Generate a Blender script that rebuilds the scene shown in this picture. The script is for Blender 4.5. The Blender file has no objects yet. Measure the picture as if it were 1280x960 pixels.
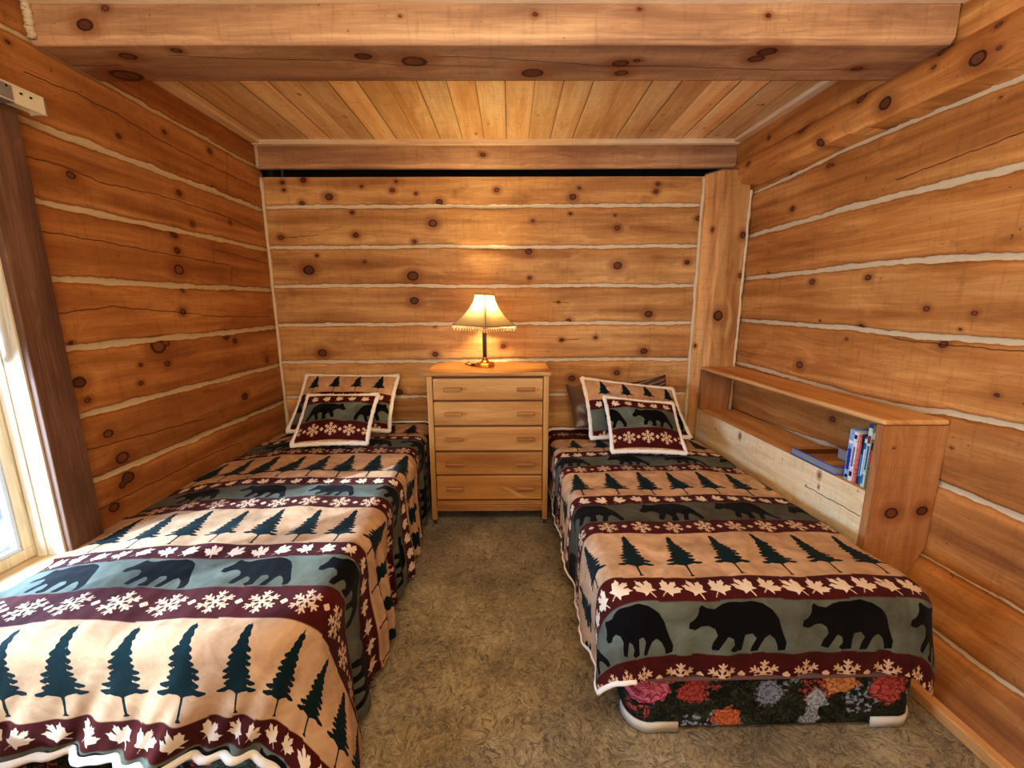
import bpy, bmesh, math, random
import numpy as np
from mathutils import Vector, Matrix
rnd = random.Random(7)
nrs = np.random.RandomState(11)
COL = bpy.context.scene.collection

# ------------------------------------------------------------------ basics
def link(o, parent=None):
    COL.objects.link(o)
    if parent is not None: o.parent = parent
    return o
def tag(o, label=None, cat=None, group=None, kind=None):
    if label: o['label'] = label
    if cat: o['category'] = cat
    if group: o['group'] = group
    if kind: o['kind'] = kind
    return o
def empty(name, loc=(0, 0, 0), label=None, cat=None, group=None, kind=None):
    o = bpy.data.objects.new(name, None); o.location = loc
    link(o); tag(o, label, cat, group, kind); return o
def put(name, me, mat, parent=None, smooth=False):
    """mesh data in world coordinates; if parent has a location, compensate"""
    if mat is not None and len(me.materials) == 0:
        for m in (mat if isinstance(mat, (list, tuple)) else [mat]): me.materials.append(m)
    if smooth: me.polygons.foreach_set('use_smooth', [True] * len(me.polygons))
    o = bpy.data.objects.new(name, me)
    link(o, parent)
    if parent is not None:
        v = Vector((0, 0, 0)); p = parent
        while p is not None: v += p.location; p = p.parent
        o.data.transform(Matrix.Translation(-v))
    return o
class MB:
    """collects shapes, builds one mesh"""
    def __init__(s): s.bm = bmesh.new()
    def box(s, x0, y0, z0, x1, y1, z1, bev=0.0, seg=2, fn=None):
        r = bmesh.ops.create_cube(s.bm, size=1.0)['verts']
        for v in r:
            v.co = Vector(((x0 + x1) / 2 + v.co.x * (x1 - x0), (y0 + y1) / 2 + v.co.y * (y1 - y0), (z0 + z1) / 2 + v.co.z * (z1 - z0)))
        if bev > 0:
            es = list({e for v in r for e in v.link_edges})
            rr = bmesh.ops.bevel(s.bm, geom=es, offset=bev, segments=seg, affect='EDGES', profile=.5)
            r = [v for v in rr['verts']]
        if fn:
            fs = {v for v in s.bm.verts if v.is_valid and v in set(r)}
            for v in fs: v.co = Vector(fn(*v.co))
        return s
    def tube(s, pts, rad, n=10, closed=False):
        pts = [Vector(p) for p in pts]; m = len(pts); rings = []
        rads = rad if isinstance(rad, (list, tuple)) else [rad] * m
        up = Vector((0, 0, 1)); prev = None
        for i, p in enumerate(pts):
            a = pts[(i - 1) % m] if (closed or i > 0) else p
            b = pts[(i + 1) % m] if (closed or i < m - 1) else p
            t = (b - a).normalized() if (b - a).length > 1e-9 else Vector((0, 0, 1))
            if prev is None:
                q = up if abs(t.dot(up)) < .9 else Vector((1, 0, 0)); nn = t.cross(q).normalized()
            else:
                nn = (prev - t * prev.dot(t)); nn = nn.normalized() if nn.length > 1e-9 else prev
            prev = nn; bb = t.cross(nn)
            rings.append([s.bm.verts.new(p + (nn * math.cos(2 * math.pi * k / n) + bb * math.sin(2 * math.pi * k / n)) * rads[i]) for k in range(n)])
        for i in range(m if closed else m - 1):
            A, B = rings[i], rings[(i + 1) % m]
            for k in range(n): s.bm.faces.new((A[k], A[(k + 1) % n], B[(k + 1) % n], B[k]))
        if not closed:
            s.bm.faces.new(rings[0][::-1]); s.bm.faces.new(rings[-1])
        return s
    def lathe(s, prof, cx, cy, n=32, cap=True):
        rings = []
        for r, z in prof:
            rings.append([s.bm.verts.new((cx + r * math.cos(2 * math.pi * (k + .5) / n), cy + r * math.sin(2 * math.pi * (k + .5) / n), z)) for k in range(n)])
        for A, B in zip(rings, rings[1:]):
            for k in range(n): s.bm.faces.new((A[k], A[(k + 1) % n], B[(k + 1) % n], B[k]))
        if cap: s.bm.faces.new(rings[0][::-1]); s.bm.faces.new(rings[-1])
        return s
    def prism(s, poly, z0, z1, fn=None):
        f = fn or (lambda x, y, z: (x, y, z))
        A = [s.bm.verts.new(f(x, y, z0)) for x, y in poly]; B = [s.bm.verts.new(f(x, y, z1)) for x, y in poly]
        n = len(poly)
        for k in range(n): s.bm.faces.new((A[k], A[(k + 1) % n], B[(k + 1) % n], B[k]))
        s.bm.faces.new(A[::-1]); s.bm.faces.new(B); return s
    def mesh(s, name):
        bmesh.ops.recalc_face_normals(s.bm, faces=s.bm.faces)
        me = bpy.data.meshes.new(name); s.bm.to_mesh(me); s.bm.free(); return me
    def build(s, name, mat, parent=None, smooth=False):
        return put(name, s.mesh(name), mat, parent, smooth)
def grid_mesh(name, P, hole=None, close_u=False, flip=False):
    """P: (nu,nv,3) array -> quad mesh"""
    nu, nv = P.shape[:2]
    idx = np.arange(nu * nv).reshape(nu, nv)
    a, b, c, d = idx[:-1, :-1], idx[1:, :-1], idx[1:, 1:], idx[:-1, 1:]
    if close_u:
        idx2 = np.vstack([idx, idx[:1]]); a, b, c, d = idx2[:-1, :-1], idx2[1:, :-1], idx2[1:, 1:], idx2[:-1, 1:]
    F = np.stack([a, b, c, d], -1) if not flip else np.stack([a, d, c, b], -1)
    if hole is not None: F = F[~hole]
    F = F.reshape(-1, 4)
    me = bpy.data.meshes.new(name)
    me.vertices.add(nu * nv); me.vertices.foreach_set('co', P.astype(np.float32).ravel())
    me.loops.add(len(F) * 4); me.loops.foreach_set('vertex_index', F.astype(np.int32).ravel())
    me.polygons.add(len(F)); me.polygons.foreach_set('loop_start', (np.arange(len(F)) * 4).astype(np.int32))
    me.update(calc_edges=True)
    me.polygons.foreach_set('use_smooth', np.ones(len(F), dtype=bool))
    return me
def fattr(me, name, arr):
    a = me.attributes.new(name, 'FLOAT', 'POINT'); a.data.foreach_set('value', arr.astype(np.float32).ravel())
def vattr(me, name, arr):
    a = me.attributes.new(name, 'FLOAT_VECTOR', 'POINT'); a.data.foreach_set('vector', arr.astype(np.float32).ravel())
def cattr(me, name, arr):
    a = me.attributes.new(name, 'FLOAT_COLOR', 'POINT')
    c = np.ones(arr.shape[:-1] + (4,), np.float32); c[..., :3] = arr
    a.data.foreach_set('color', c.ravel())
def S(r, g, b):
    return tuple(((c / 255) / 12.92 if c / 255 <= .04045 else ((c / 255 + .055) / 1.055) ** 2.4) for c in (r, g, b))
def wob(x, seed, f0=1.0, n=5):
    r = np.random.RandomState(seed); y = np.zeros_like(x, dtype=float)
    for k in range(n):
        f = f0 * (1.7 ** k) * (0.8 + .4 * r.rand()); y = y + np.sin(x * f * 2 * np.pi + r.rand() * 6.28) / (1.35 ** k)
    return y / 2.6
def wob2(x, y, seed, f0=1.0, n=14):
    r = np.random.RandomState(seed); o = np.zeros(np.broadcast(x, y).shape)
    for k in range(n):
        f = f0 * (1 + 2.2 * k / n); th = r.rand() * 6.28
        o = o + np.sin(2 * np.pi * f * (x * np.cos(th) + y * np.sin(th)) + r.rand() * 6.28) / (1 + k * .25)
    return o / 3.2

# ------------------------------------------------------------------ materials
class NT:
    def __init__(s, name):
        s.m = bpy.data.materials.new(name); s.m.use_nodes = True; s.t = s.m.node_tree; s.t.nodes.clear()
        s.out = s.n('ShaderNodeOutputMaterial')
    def n(s, ty, **kw):
        x = s.t.nodes.new(ty)
        for k, v in kw.items(): setattr(x, k, v)
        return x
    def set(s, sock, v):
        if isinstance(v, bpy.types.NodeSocket): s.t.links.new(v, sock)
        else:
            if isinstance(v, tuple) and len(v) == 3 and sock.type == 'RGBA': v = v + (1,)
            sock.default_value = v
    def math(s, op, a, b=0.0, c=None, clamp=False):
        x = s.n('ShaderNodeMath', operation=op); x.use_clamp = clamp
        s.set(x.inputs[0], a); s.set(x.inputs[1], b)
        if c is not None: s.set(x.inputs[2], c)
        return x.outputs[0]
    def mix(s, f, a, b, mode='MIX'):
        x = s.n('ShaderNodeMix', data_type='RGBA', blend_type=mode); x.clamp_factor = True
        s.set(x.inputs[0], f); s.set(x.inputs[6], a); s.set(x.inputs[7], b); return x.outputs[2]
    def attr(s, name, out='Fac'):
        x = s.n('ShaderNodeAttribute', attribute_name=name); return x.outputs[out]
    def noise(s, vec, scale=1.0, detail=3.0, rough=.5, dist=0.0):
        x = s.n('ShaderNodeTexNoise'); s.set(x.inputs['Vector'], vec)
        x.inputs['Scale'].default_value = scale; x.inputs['Detail'].default_value = detail
        x.inputs['Roughness'].default_value = rough; x.inputs['Distortion'].default_value = dist
        return x.outputs['Fac']
    def vmul(s, v, k):
        x = s.n('ShaderNodeVectorMath', operation='MULTIPLY'); s.set(x.inputs[0], v); x.inputs[1].default_value = k; return x.outputs[0]
    def vadd(s, v, k):
        x = s.n('ShaderNodeVectorMath', operation='ADD'); s.set(x.inputs[0], v); s.set(x.inputs[1], k); return x.outputs[0]
    def ss(s, v, lo, hi, a=0.0, b=1.0):
        x = s.n('ShaderNodeMapRange', interpolation_type='SMOOTHSTEP'); s.set(x.inputs[0], v)
        for i, q in enumerate((lo, hi, a, b)): s.set(x.inputs[i + 1], q)
        return x.outputs[0]
    def ramp(s, f, stops):
        x = s.n('ShaderNodeValToRGB'); e = x.color_ramp.elements
        while len(e) < len(stops): e.new(.5)
        for i, (p, c) in enumerate(stops): e[i].position = p; e[i].color = tuple(c) + (1,)
        s.set(x.inputs[0], f); return x.outputs[0]
    def bump(s, h, dist=.002, strength=1.0, normal=None):
        x = s.n('ShaderNodeBump'); s.set(x.inputs['Height'], h); x.inputs['Distance'].default_value = dist; x.inputs['Strength'].default_value = strength
        if normal is not None: s.set(x.inputs['Normal'], normal)
        return x.outputs[0]
    def bsdf(s, color, rough=.5, metal=0.0, normal=None, spec=.5, **kw):
        x = s.n('ShaderNodeBsdfPrincipled'); s.set(x.inputs['Base Color'], color); s.set(x.inputs['Roughness'], rough)
        s.set(x.inputs['Metallic'], metal); s.set(x.inputs['Specular IOR Level'], spec)
        if normal is not None: s.set(x.inputs['Normal'], normal)
        for k, v in kw.items(): s.set(x.inputs[k.replace('_', ' ')], v)
        s.t.links.new(x.outputs[0], s.out.inputs[0]); return x
HONEY = (S(226, 168, 100), S(205, 140, 76), S(176, 106, 50))
def wood_nodes(N, gc, light, mid, dark, contrast=1.0, fine=1.0):
    """gc = (along, across, seed) vector in metres"""
    v1 = N.vmul(gc, (1.1, 15.0, 6.0)); n1 = N.noise(v1, 1.0, 3.0, .5, .35)
    v2 = N.vmul(gc, (3.5, 260.0, 6.0)); n2 = N.noise(v2, 1.0, 2.0, .6)
    v3 = N.vmul(gc, (1.8, 4.0, 9.0)); n3 = N.noise(v3, 1.0, 2.0, .5)
    rings = N.math('FRACT', N.math('MULTIPLY', n1, 11.0))
    rings = N.ss(rings, 0.0, .85); 
    f = N.math('ADD', N.math('MULTIPLY', n1, .62), N.math('MULTIPLY', n3, .38))
    c = N.ramp(f, [(.33, light), (.5, mid), (.68, dark)])
    c = N.mix(N.math('MULTIPLY', rings, .16 * contrast), c, tuple(x * .55 for x in dark))
    c = N.mix(N.ss(n2, .45, .8, 0.0, .28 * fine), c, tuple(x * .55 for x in dark))
    return c, n1, n2, n3
def log_material(name, light, mid, dark, chink=S(226, 204, 164), tone_amp=1.0, knotc=(S(112, 66, 40), S(40, 20, 14)), rough=.62):
    N = NT(name); gc = N.attr('gc', 'Vector')
    c, n1, n2, n3 = wood_nodes(N, gc, light, mid, dark)
    tone = N.attr('tone'); kn = N.attr('kn'); ck = N.attr('ck'); cr = N.math('ABSOLUTE', N.attr('cr')); crm = N.attr('crm')
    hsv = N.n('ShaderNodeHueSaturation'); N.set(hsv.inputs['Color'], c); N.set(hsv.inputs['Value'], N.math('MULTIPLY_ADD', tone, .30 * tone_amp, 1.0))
    c = hsv.outputs[0]
    # circular-saw / hewing marks
    saw = N.noise(N.vmul(gc, (70.0, 7.0, 3.0)), 1.0, 2.0, .5)
    c = N.mix(N.ss(saw, .50, .8, 0.0, .22), c, tuple(x * .5 for x in dark))
    # grime patches
    gr = N.noise(N.vmul(gc, (5.0, 9.0, 2.0)), 1.0, 5.0, .65)
    c = N.mix(N.ss(gr, .56, .8, 0.0, .45), c, tuple(x * .42 for x in dark))
    blot = N.noise(N.vmul(gc, (2.2, 7.0, 4.0)), 1.0, 6.0, .7, 1.2)
    c = N.mix(N.ss(blot, .52, .74, 0.0, .36), c, tuple(x * .5 for x in dark)); c = N.mix(N.ss(blot, .30, .45, .32, 0.0), c, tuple(min(1, x * 1.12) for x in light))
    specks = N.noise(N.vmul(gc, (60.0, 60.0, 2.0)), 1.0, 1.0, .5)
    c = N.mix(N.ss(specks, .74, .80, 0.0, .6), c, S(60, 34, 20))
    # knots: halo, body, ring
    geo = N.noise(N.vmul(gc, (45.0, 45.0, 1.0)), 1.0, 3.0, .6)
    k2 = N.math('ADD', kn, N.math('MULTIPLY', N.math('SUBTRACT', geo, .5), .35))
    k3 = N.math('ADD', k2, N.math('MULTIPLY', N.math('SUBTRACT', n2, .5), .9)); c = N.mix(N.ss(k3, 1.0, 3.4, .62, 0.0), c, S(136, 76, 36))
    kv = N.noise(N.vmul(gc, (7.0, 7.0, 5.0)), 1.0, 1.0, .5); body = N.mix(N.ss(N.math('FRACT', N.math('MULTIPLY', k2, 3.2)), 0.2, .9), knotc[0], tuple((a + b) / 2 for a, b in zip(*knotc))); body = N.mix(N.ss(kv, .38, .62, 0.0, .6), body, S(146, 90, 54))
    c = N.mix(N.ss(k2, .95, 1.05, 1.0, 0.0), c, body)
    ring = N.math('MULTIPLY', N.ss(k2, .68, .86), N.ss(k2, 1.02, 1.22, 1.0, 0.0))
    c = N.mix(N.math('MULTIPLY', ring, .85), c, knotc[1])
    # drying cracks
    c = N.mix(N.math('MULTIPLY', N.ss(cr, .0006, .0026, .92, 0.0), N.ss(crm, .97, 1.0)), c, S(28, 14, 8))
    # chinking
    cn = N.noise(N.vmul(gc, (30.0, 30.0, 1.0)), 1.0, 4.0, .6)
    ckc = N.mix(cn, chink, tuple(x * .72 for x in chink))
    ck2 = N.math('ADD', ck, N.math('MULTIPLY', N.math('SUBTRACT', cn, .5), .004))
    c = N.mix(N.ss(ck2, .0, .012, .42, 0.0), c, S(84, 48, 24))  # shadow edge beside the chinking, painted into the wood colour
    c = N.mix(N.ss(ck2, -.0012, .0005, 1.0, 0.0), c, ckc)
    h = N.math('ADD', N.math('MULTIPLY', n2, .35), N.math('ADD', N.math('MULTIPLY', saw, .55), N.math('MULTIPLY', N.ss(cr, 0.0, .004), 1.0)))
    N.bsdf(c, rough, normal=N.bump(h, .0022, .55), spec=.35)
    return N.m
def plain_wood(name, light, mid, dark, axis='X', rough=.45, scale=1.0, spec=.4, contrast=1.0, fine=1.0):
    """axis = direction of the grain in object space"""
    N = NT(name); tc = N.n('ShaderNodeTexCoord'); sx = N.n('ShaderNodeSeparateXYZ'); N.set(sx.inputs[0], tc.outputs['Object'])
    X, Y, Z = sx.outputs
    oi = N.n('ShaderNodeObjectInfo').outputs['Random']
    al = {'X': X, 'Y': Y, 'Z': Z}[axis]; oth = [q for k, q in (('X', X), ('Y', Y), ('Z', Z)) if k != axis]
    ac = N.math('ADD', oth[0], N.math('MULTIPLY', oth[1], .8))
    cb = N.n('ShaderNodeCombineXYZ'); N.set(cb.inputs[0], N.math('MULTIPLY', al, scale)); N.set(cb.inputs[1], N.math('MULTIPLY', ac, scale)); N.set(cb.inputs[2], oi)
    c, n1, n2, n3 = wood_nodes(N, cb.outputs[0], light, mid, dark, contrast, fine)
    hsv = N.n('ShaderNodeHueSaturation'); N.set(hsv.inputs['Color'], c); N.set(hsv.inputs['Value'], N.math('MULTIPLY_ADD', oi, .14, .93))
    N.bsdf(hsv.outputs[0], rough, normal=N.bump(n2, .0008, .3), spec=spec); return N.m
def simple(name, col, rough=.5, metal=0.0, bump=0.0, bscale=200.0, var=.12, **kw):
    N = NT(name); tc = N.n('ShaderNodeTexCoord').outputs['Object']
    n = N.noise(tc, bscale, 3.0, .6); n2 = N.noise(tc, 6.0, 3.0, .6)
    c = N.mix(N.math('MULTIPLY', n2, var * 2), col, tuple(x * .6 for x in col))
    N.bsdf(c, rough, metal, normal=(N.bump(n, bump, .6) if bump else None), **kw); return N.m

M = {}
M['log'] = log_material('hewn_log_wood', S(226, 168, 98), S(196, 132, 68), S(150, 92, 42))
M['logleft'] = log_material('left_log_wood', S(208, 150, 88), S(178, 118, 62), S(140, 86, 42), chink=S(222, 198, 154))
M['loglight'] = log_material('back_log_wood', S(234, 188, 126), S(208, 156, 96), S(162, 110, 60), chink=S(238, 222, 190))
M['beam'] = log_material('beam_wood', S(216, 176, 132), S(186, 144, 106), S(142, 104, 78), knotc=(S(112, 66, 42), S(54, 28, 18)))
M['ceil'] = log_material('ceiling_board_pine', S(255, 232, 182), S(246, 208, 150), S(220, 168, 106), knotc=(S(150, 92, 54), S(96, 52, 28)), tone_amp=1.1, rough=.4)
M['trimp'] = plain_wood('pale_pine_trim', S(255, 240, 212), S(252, 228, 188), S(234, 200, 154), 'X', .5)
M['trimy'] = plain_wood('pale_pine_trim_long', S(255, 236, 200), S(250, 220, 174), S(228, 188, 138), 'Y', .5)
M['casing'] = plain_wood('rough_brown_casing', S(150, 114, 88), S(126, 90, 66), S(94, 64, 46), 'Z', .75, contrast=1.6, fine=2.2)
M['jamb'] = plain_wood('pale_oak_jamb', S(248, 238, 216), S(240, 224, 192), S(214, 188, 148), 'Z', .5, contrast=1.4)
M['sill'] = plain_wood('pale_oak_sill', S(240, 214, 172), S(226, 194, 144), S(196, 154, 104), 'Y', .4)
M['dress_x'] = plain_wood('honey_birch_veneer', S(226, 174, 110), S(206, 150, 86), S(170, 112, 56), 'X', .36, scale=.9, contrast=1.0, fine=.8)
M['dress_z'] = plain_wood('honey_birch_upright', S(226, 180, 116), S(208, 158, 94), S(180, 128, 70), 'Z', .4, scale=.8, contrast=.6, fine=.7)
M['shelfy'] = plain_wood('shelf_pine_long', S(244, 196, 134), S(228, 172, 108), S(192, 132, 74), 'Y', .5)
M['shelfz'] = plain_wood('shelf_pine_rough', S(210, 156, 104), S(188, 130, 80), S(156, 100, 58), 'Z', .6, fine=1.4)
M['chink'] = simple('chinking_mortar', S(228, 208, 172), .85, bump=.002, bscale=60)
M['black'] = simple('black_parts_and_shade', (.004, .003, .003), 1.0)  # black small parts, and painted shade in the wall and window gaps

# ------------------------------------------------------------------ camera
cam = bpy.data.cameras.new('camera'); co = bpy.data.objects.new('camera', cam); COL.objects.link(co)
F_PX = 521.0; H = 1.42
pch, yaw, rol = math.radians(10.91), math.radians(.215), math.radians(-.184)
Fv = Vector((math.sin(yaw) * math.cos(pch), math.cos(yaw) * math.cos(pch), -math.sin(pch)))
Rt = Vector((math.cos(yaw), -math.sin(yaw), 0)); U = Rt.cross(Fv)
R2 = math.cos(rol) * Rt + math.sin(rol) * U; U2 = -math.sin(rol) * Rt + math.cos(rol) * U
co.matrix_world = Matrix(((R2.x, U2.x, -Fv.x, 0), (R2.y, U2.y, -Fv.y, 0), (R2.z, U2.z, -Fv.z, H), (0, 0, 0, 1)))
cam.sensor_width = 36; cam.lens = F_PX / 1280 * 36; cam.clip_start = .02
bpy.context.scene.camera = co

# ------------------------------------------------------------------ room frame
XL = -1.663; YB = 3.0; YF = -1.7; ZC = 2.462
KW = math.tan(math.radians(3.44)); W0 = 1.575 + KW * 2.95
def wx(y, off=0.0): return W0 - KW * y - off          # x of the right wall plane
KN_BACK = [(-1.52, 2.221, 0.0134), (-1.38, 2.236, 0.0187), (-1.515, 2.174, 0.0107), (-1.218, 2.13, 0.0242), (-1.405, 2.09, 0.0162), (-0.993, 2.195, 0.0107), (-0.761, 2.225, 0.0096), (-0.788, 2.17, 0.0161), (-0.631, 2.149, 0.0108), (-0.477, 2.096, 0.0216), (-0.087, 2.171, 0.0161), (-1.07, 2.031, 0.0136), (-0.525, 1.96, 0.0273), (-1.056, 1.884, 0.0192), (-1.569, 1.869, 0.0164), (-0.656, 1.841, 0.0137), (-1.398, 1.654, 0.0361), (-0.678, 1.612, 0.0363), (-0.675, 1.442, 0.0282), (-1.334, 1.75, 0.011), (-1.006, 1.707, 0.0111), (0.426, 2.127, 0.0216), (0.467, 2.182, 0.0108), (0.986, 2.159, 0.0162), (0.997, 2.206, 0.0134), (0.157, 1.974, 0.0109), (0.412, 2.02, 0.0109), (0.717, 2.009, 0.0087), (0.737, 1.926, 0.0175), (1.286, 1.987, 0.0191), (0.13, 1.773, 0.0221), (0.749, 1.678, 0.0278), (1.232, 1.698, 0.0167), (0.137, 1.596, 0.014), (0.341, 1.43, 0.0085), (0.983, 1.345, 0.0256), (0.417, 1.299, 0.0171), (0.613, 1.179, 0.0126), (0.966, 1.079, 0.0231), (0.369, 1.162, 0.0144), (-0.051, 1.118, 0.0173), (-1.355, 1.076, 0.0288), (-0.543, 1.062, 0.0202), (-0.818, 0.785, 0.0235), (0.777, 0.922, 0.0204), (0.45, 0.882, 0.0234), (-0.541, 1.268, 0.0114)]
KN_LEFT = [(1.947, 2.125, 0.0119), (2.207, 2.237, 0.0116), (2.521, 2.255, 0.0155), (1.71, 1.904, 0.0167), (2.249, 1.973, 0.0161), (2.307, 1.835, 0.0147), (2.515, 2.068, 0.009), (2.176, 1.762, 0.0198), (2.625, 1.9, 0.0119), (2.177, 1.686, 0.018), (2.171, 1.593, 0.0281), (2.179, 1.492, 0.0122), (2.156, 1.384, 0.0183), (1.59, 1.279, 0.0091), (1.975, 1.227, 0.0378), (2.024, 1.241, 0.0193), (2.012, 1.14, 0.0155), (1.865, 1.155, 0.0108), (1.849, 1.074, 0.0126), (1.587, 1.127, 0.0247), (1.606, 1.053, 0.0126), (2.462, 1.241, 0.0282), (2.531, 1.205, 0.0193), (2.837, 1.047, 0.0191), (2.554, 0.855, 0.025), (1.659, 0.898, 0.0198), (1.7, 0.778, 0.0291), (1.71, 0.683, 0.0278), (1.626, 0.587, 0.0218), (1.679, 0.663, 0.0171), (1.581, 2.279, 0.008)]
KN_RIGHT = [(2.498, 1.942, 0.0159), (2.274, 2.101, 0.0121), (2.246, 2.096, 0.008), (2.651, 1.593, 0.0124), (2.285, 1.529, 0.0171), (1.954, 1.532, 0.0146), (1.675, 1.395, 0.0127), (1.507, 1.381, 0.01), (1.544, 1.321, 0.0059), (2.196, 1.327, 0.0063), (2.301, 1.079, 0.0224), (1.956, 1.307, 0.015), (1.591, 1.261, 0.0153), (1.389, 1.107, 0.0082), (2.02, 1.246, 0.0078), (2.969, 1.105, 0.0172), (2.974, 1.486, 0.0168), (2.03, 0.841, 0.0162), (1.489, 0.881, 0.006), (1.559, 2.099, 0.0054),
 (2.008, 2.292, 0.0209), (1.877, 2.217, 0.0261), (2.353, 2.299, 0.0227), (2.221, 2.19, 0.0196), (1.685, 2.307, 0.02), (1.553, 2.213, 0.0238), (2.784, 2.265, 0.0149), (2.547, 2.134, 0.0159), (1.511, 2.286, 0.0102), (2.662, 2.37, 0.0117), (1.696, 2.258, 0.0087), (1.494, 2.212, 0.0076)]
KN_BB = [(-0.539, 1.742, 0.0177), (-0.358, 1.776, 0.0272), (0.092, 1.857, 0.0254), (0.424, 1.791, 0.0183), (0.445, 1.858, 0.0159), (0.481, 1.772, 0.009), (0.939, 1.715, 0.0204), (0.926, 1.76, 0.018), (-1.526, 1.871, 0.0351), (-1.402, 1.741, 0.0177), (-1.197, 1.707, 0.0115), (1.36, 1.826, 0.0125)]
KN_BF = [(-1.47, 2.373, 0.0222), (-1.391, 2.424, 0.011), (0.091, 2.405, 0.0083), (0.451, 2.419, 0.0069), (-0.377, 2.399, 0.0055), (0.9, 2.399, 0.0083)]
CR_LEFT = [[(1.608, 2.205), (1.786, 2.218), (1.972, 2.212), (2.174, 2.19), (2.398, 2.18), (2.63, 2.176), (2.988, 2.174)], [(1.564, 1.924), (1.7, 1.929), (1.824, 1.909), (2.123, 1.932), (2.581, 1.928), (2.932, 1.895)], [(1.561, 1.678), (1.812, 1.674), (2.107, 1.661), (2.575, 1.65)], [(1.563, 1.389), (1.631, 1.397), (1.782, 1.414), (1.93, 1.399), (2.152, 1.381), (2.393, 1.354), (2.924, 1.336)], [(1.548, 0.866), (1.646, 0.851), (1.711, 0.853), (1.811, 0.84), (1.958, 0.831), (2.209, 0.809)], [(1.541, 0.608), (1.656, 0.608), (1.766, 0.608), (1.913, 0.606), (2.11, 0.608), (2.454, 0.588)], [(2.442, 1.765), (2.44, 1.658)], [(2.59, 1.649), (2.573, 1.527)], [(2.676, 2.302), (2.621, 2.024)], [(2.453, 1.724), (2.678, 1.714), (2.976, 1.693)]]
CR_BB = [[(-0.285, 1.743), (-0.209, 1.743), (-0.022, 1.758), (0.205, 1.785), (0.371, 1.807), (0.6, 1.807), (1.079, 1.836), (1.416, 1.826)], [(-1.252, 1.736), (-1.001, 1.757), (-0.61, 1.768), (-0.428, 1.8), (-0.298, 1.799), (-0.054, 1.812)], [(-1.666, 1.798), (-1.484, 1.798)]]
CR_BACK = [[(-1.4, 1.262), (-1.25, 1.262), (-1.12, 1.266)], [(-1.3, 1.885), (-1.56, 1.868)], [(.3, 1.43), (.42, 1.428)], [(.35, 1.164), (.5, 1.166)]]

def wood_attrs(me, L, A, seed, knots, cracks=(), ck=None, tone=None, stretch=1.25):
    L = L.ravel(); A = A.ravel(); K = np.full(L.shape, 9.0); Aw = A.copy()
    for (kl, ka, kr) in knots:
        kr *= .80
        m = (np.abs(L - kl) < .35) & (np.abs(A - ka) < .2)
        dl = (L[m] - kl); da = (A[m] - ka)
        K[m] = np.minimum(K[m], np.sqrt((dl / (stretch * kr)) ** 2 + (da / kr) ** 2))
        g = np.exp(-((dl / (3.0 * kr)) ** 2 + (da / (2.2 * kr)) ** 2)); Aw[m] -= da * g * .85
    D = np.full(L.shape, 1.0)
    for c in cracks:
        c = np.array(c, float); horiz = abs(c[-1, 0] - c[0, 0]) > abs(c[-1, 1] - c[0, 1])
        p, q = (L, A) if horiz else (A, L); i, j = (0, 1) if horiz else (1, 0)
        c = c[np.argsort(c[:, i])]; lo, hi = c[0, i], c[-1, i]
        g = q - np.interp(p, c[:, i], c[:, j]) - .0016 * np.sin(p * 43) - .001 * np.sin(p * 117)
        m = (p > lo) & (p < hi) & (np.abs(g) < .02) & (np.abs(g) < np.abs(D))
        D[m] = g[m]
    D[np.abs(D) > .02] = 1.0
    fattr(me, 'crm', (np.abs(D) <= .02).astype(float))
    vattr(me, 'gc', np.stack([L, Aw, np.broadcast_to(seed, A.shape).ravel() if np.ndim(seed) == 0 else seed.ravel()], -1))
    fattr(me, 'kn', K); fattr(me, 'cr', D)
    fattr(me, 'ck', np.full(L.shape, 1.0) if ck is None else ck)
    fattr(me, 'tone', np.zeros(L.shape) if tone is None else tone)
def auto_knots(l0, l1, a0, a1, n, seed, rmin=.006, rmax=.02):
    r = np.random.RandomState(seed)
    return [(l0 + (l1 - l0) * r.rand(), a0 + (a1 - a0) * r.rand(), rmin + (rmax - rmin) * r.rand() ** 2) for _ in range(n)]
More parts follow.
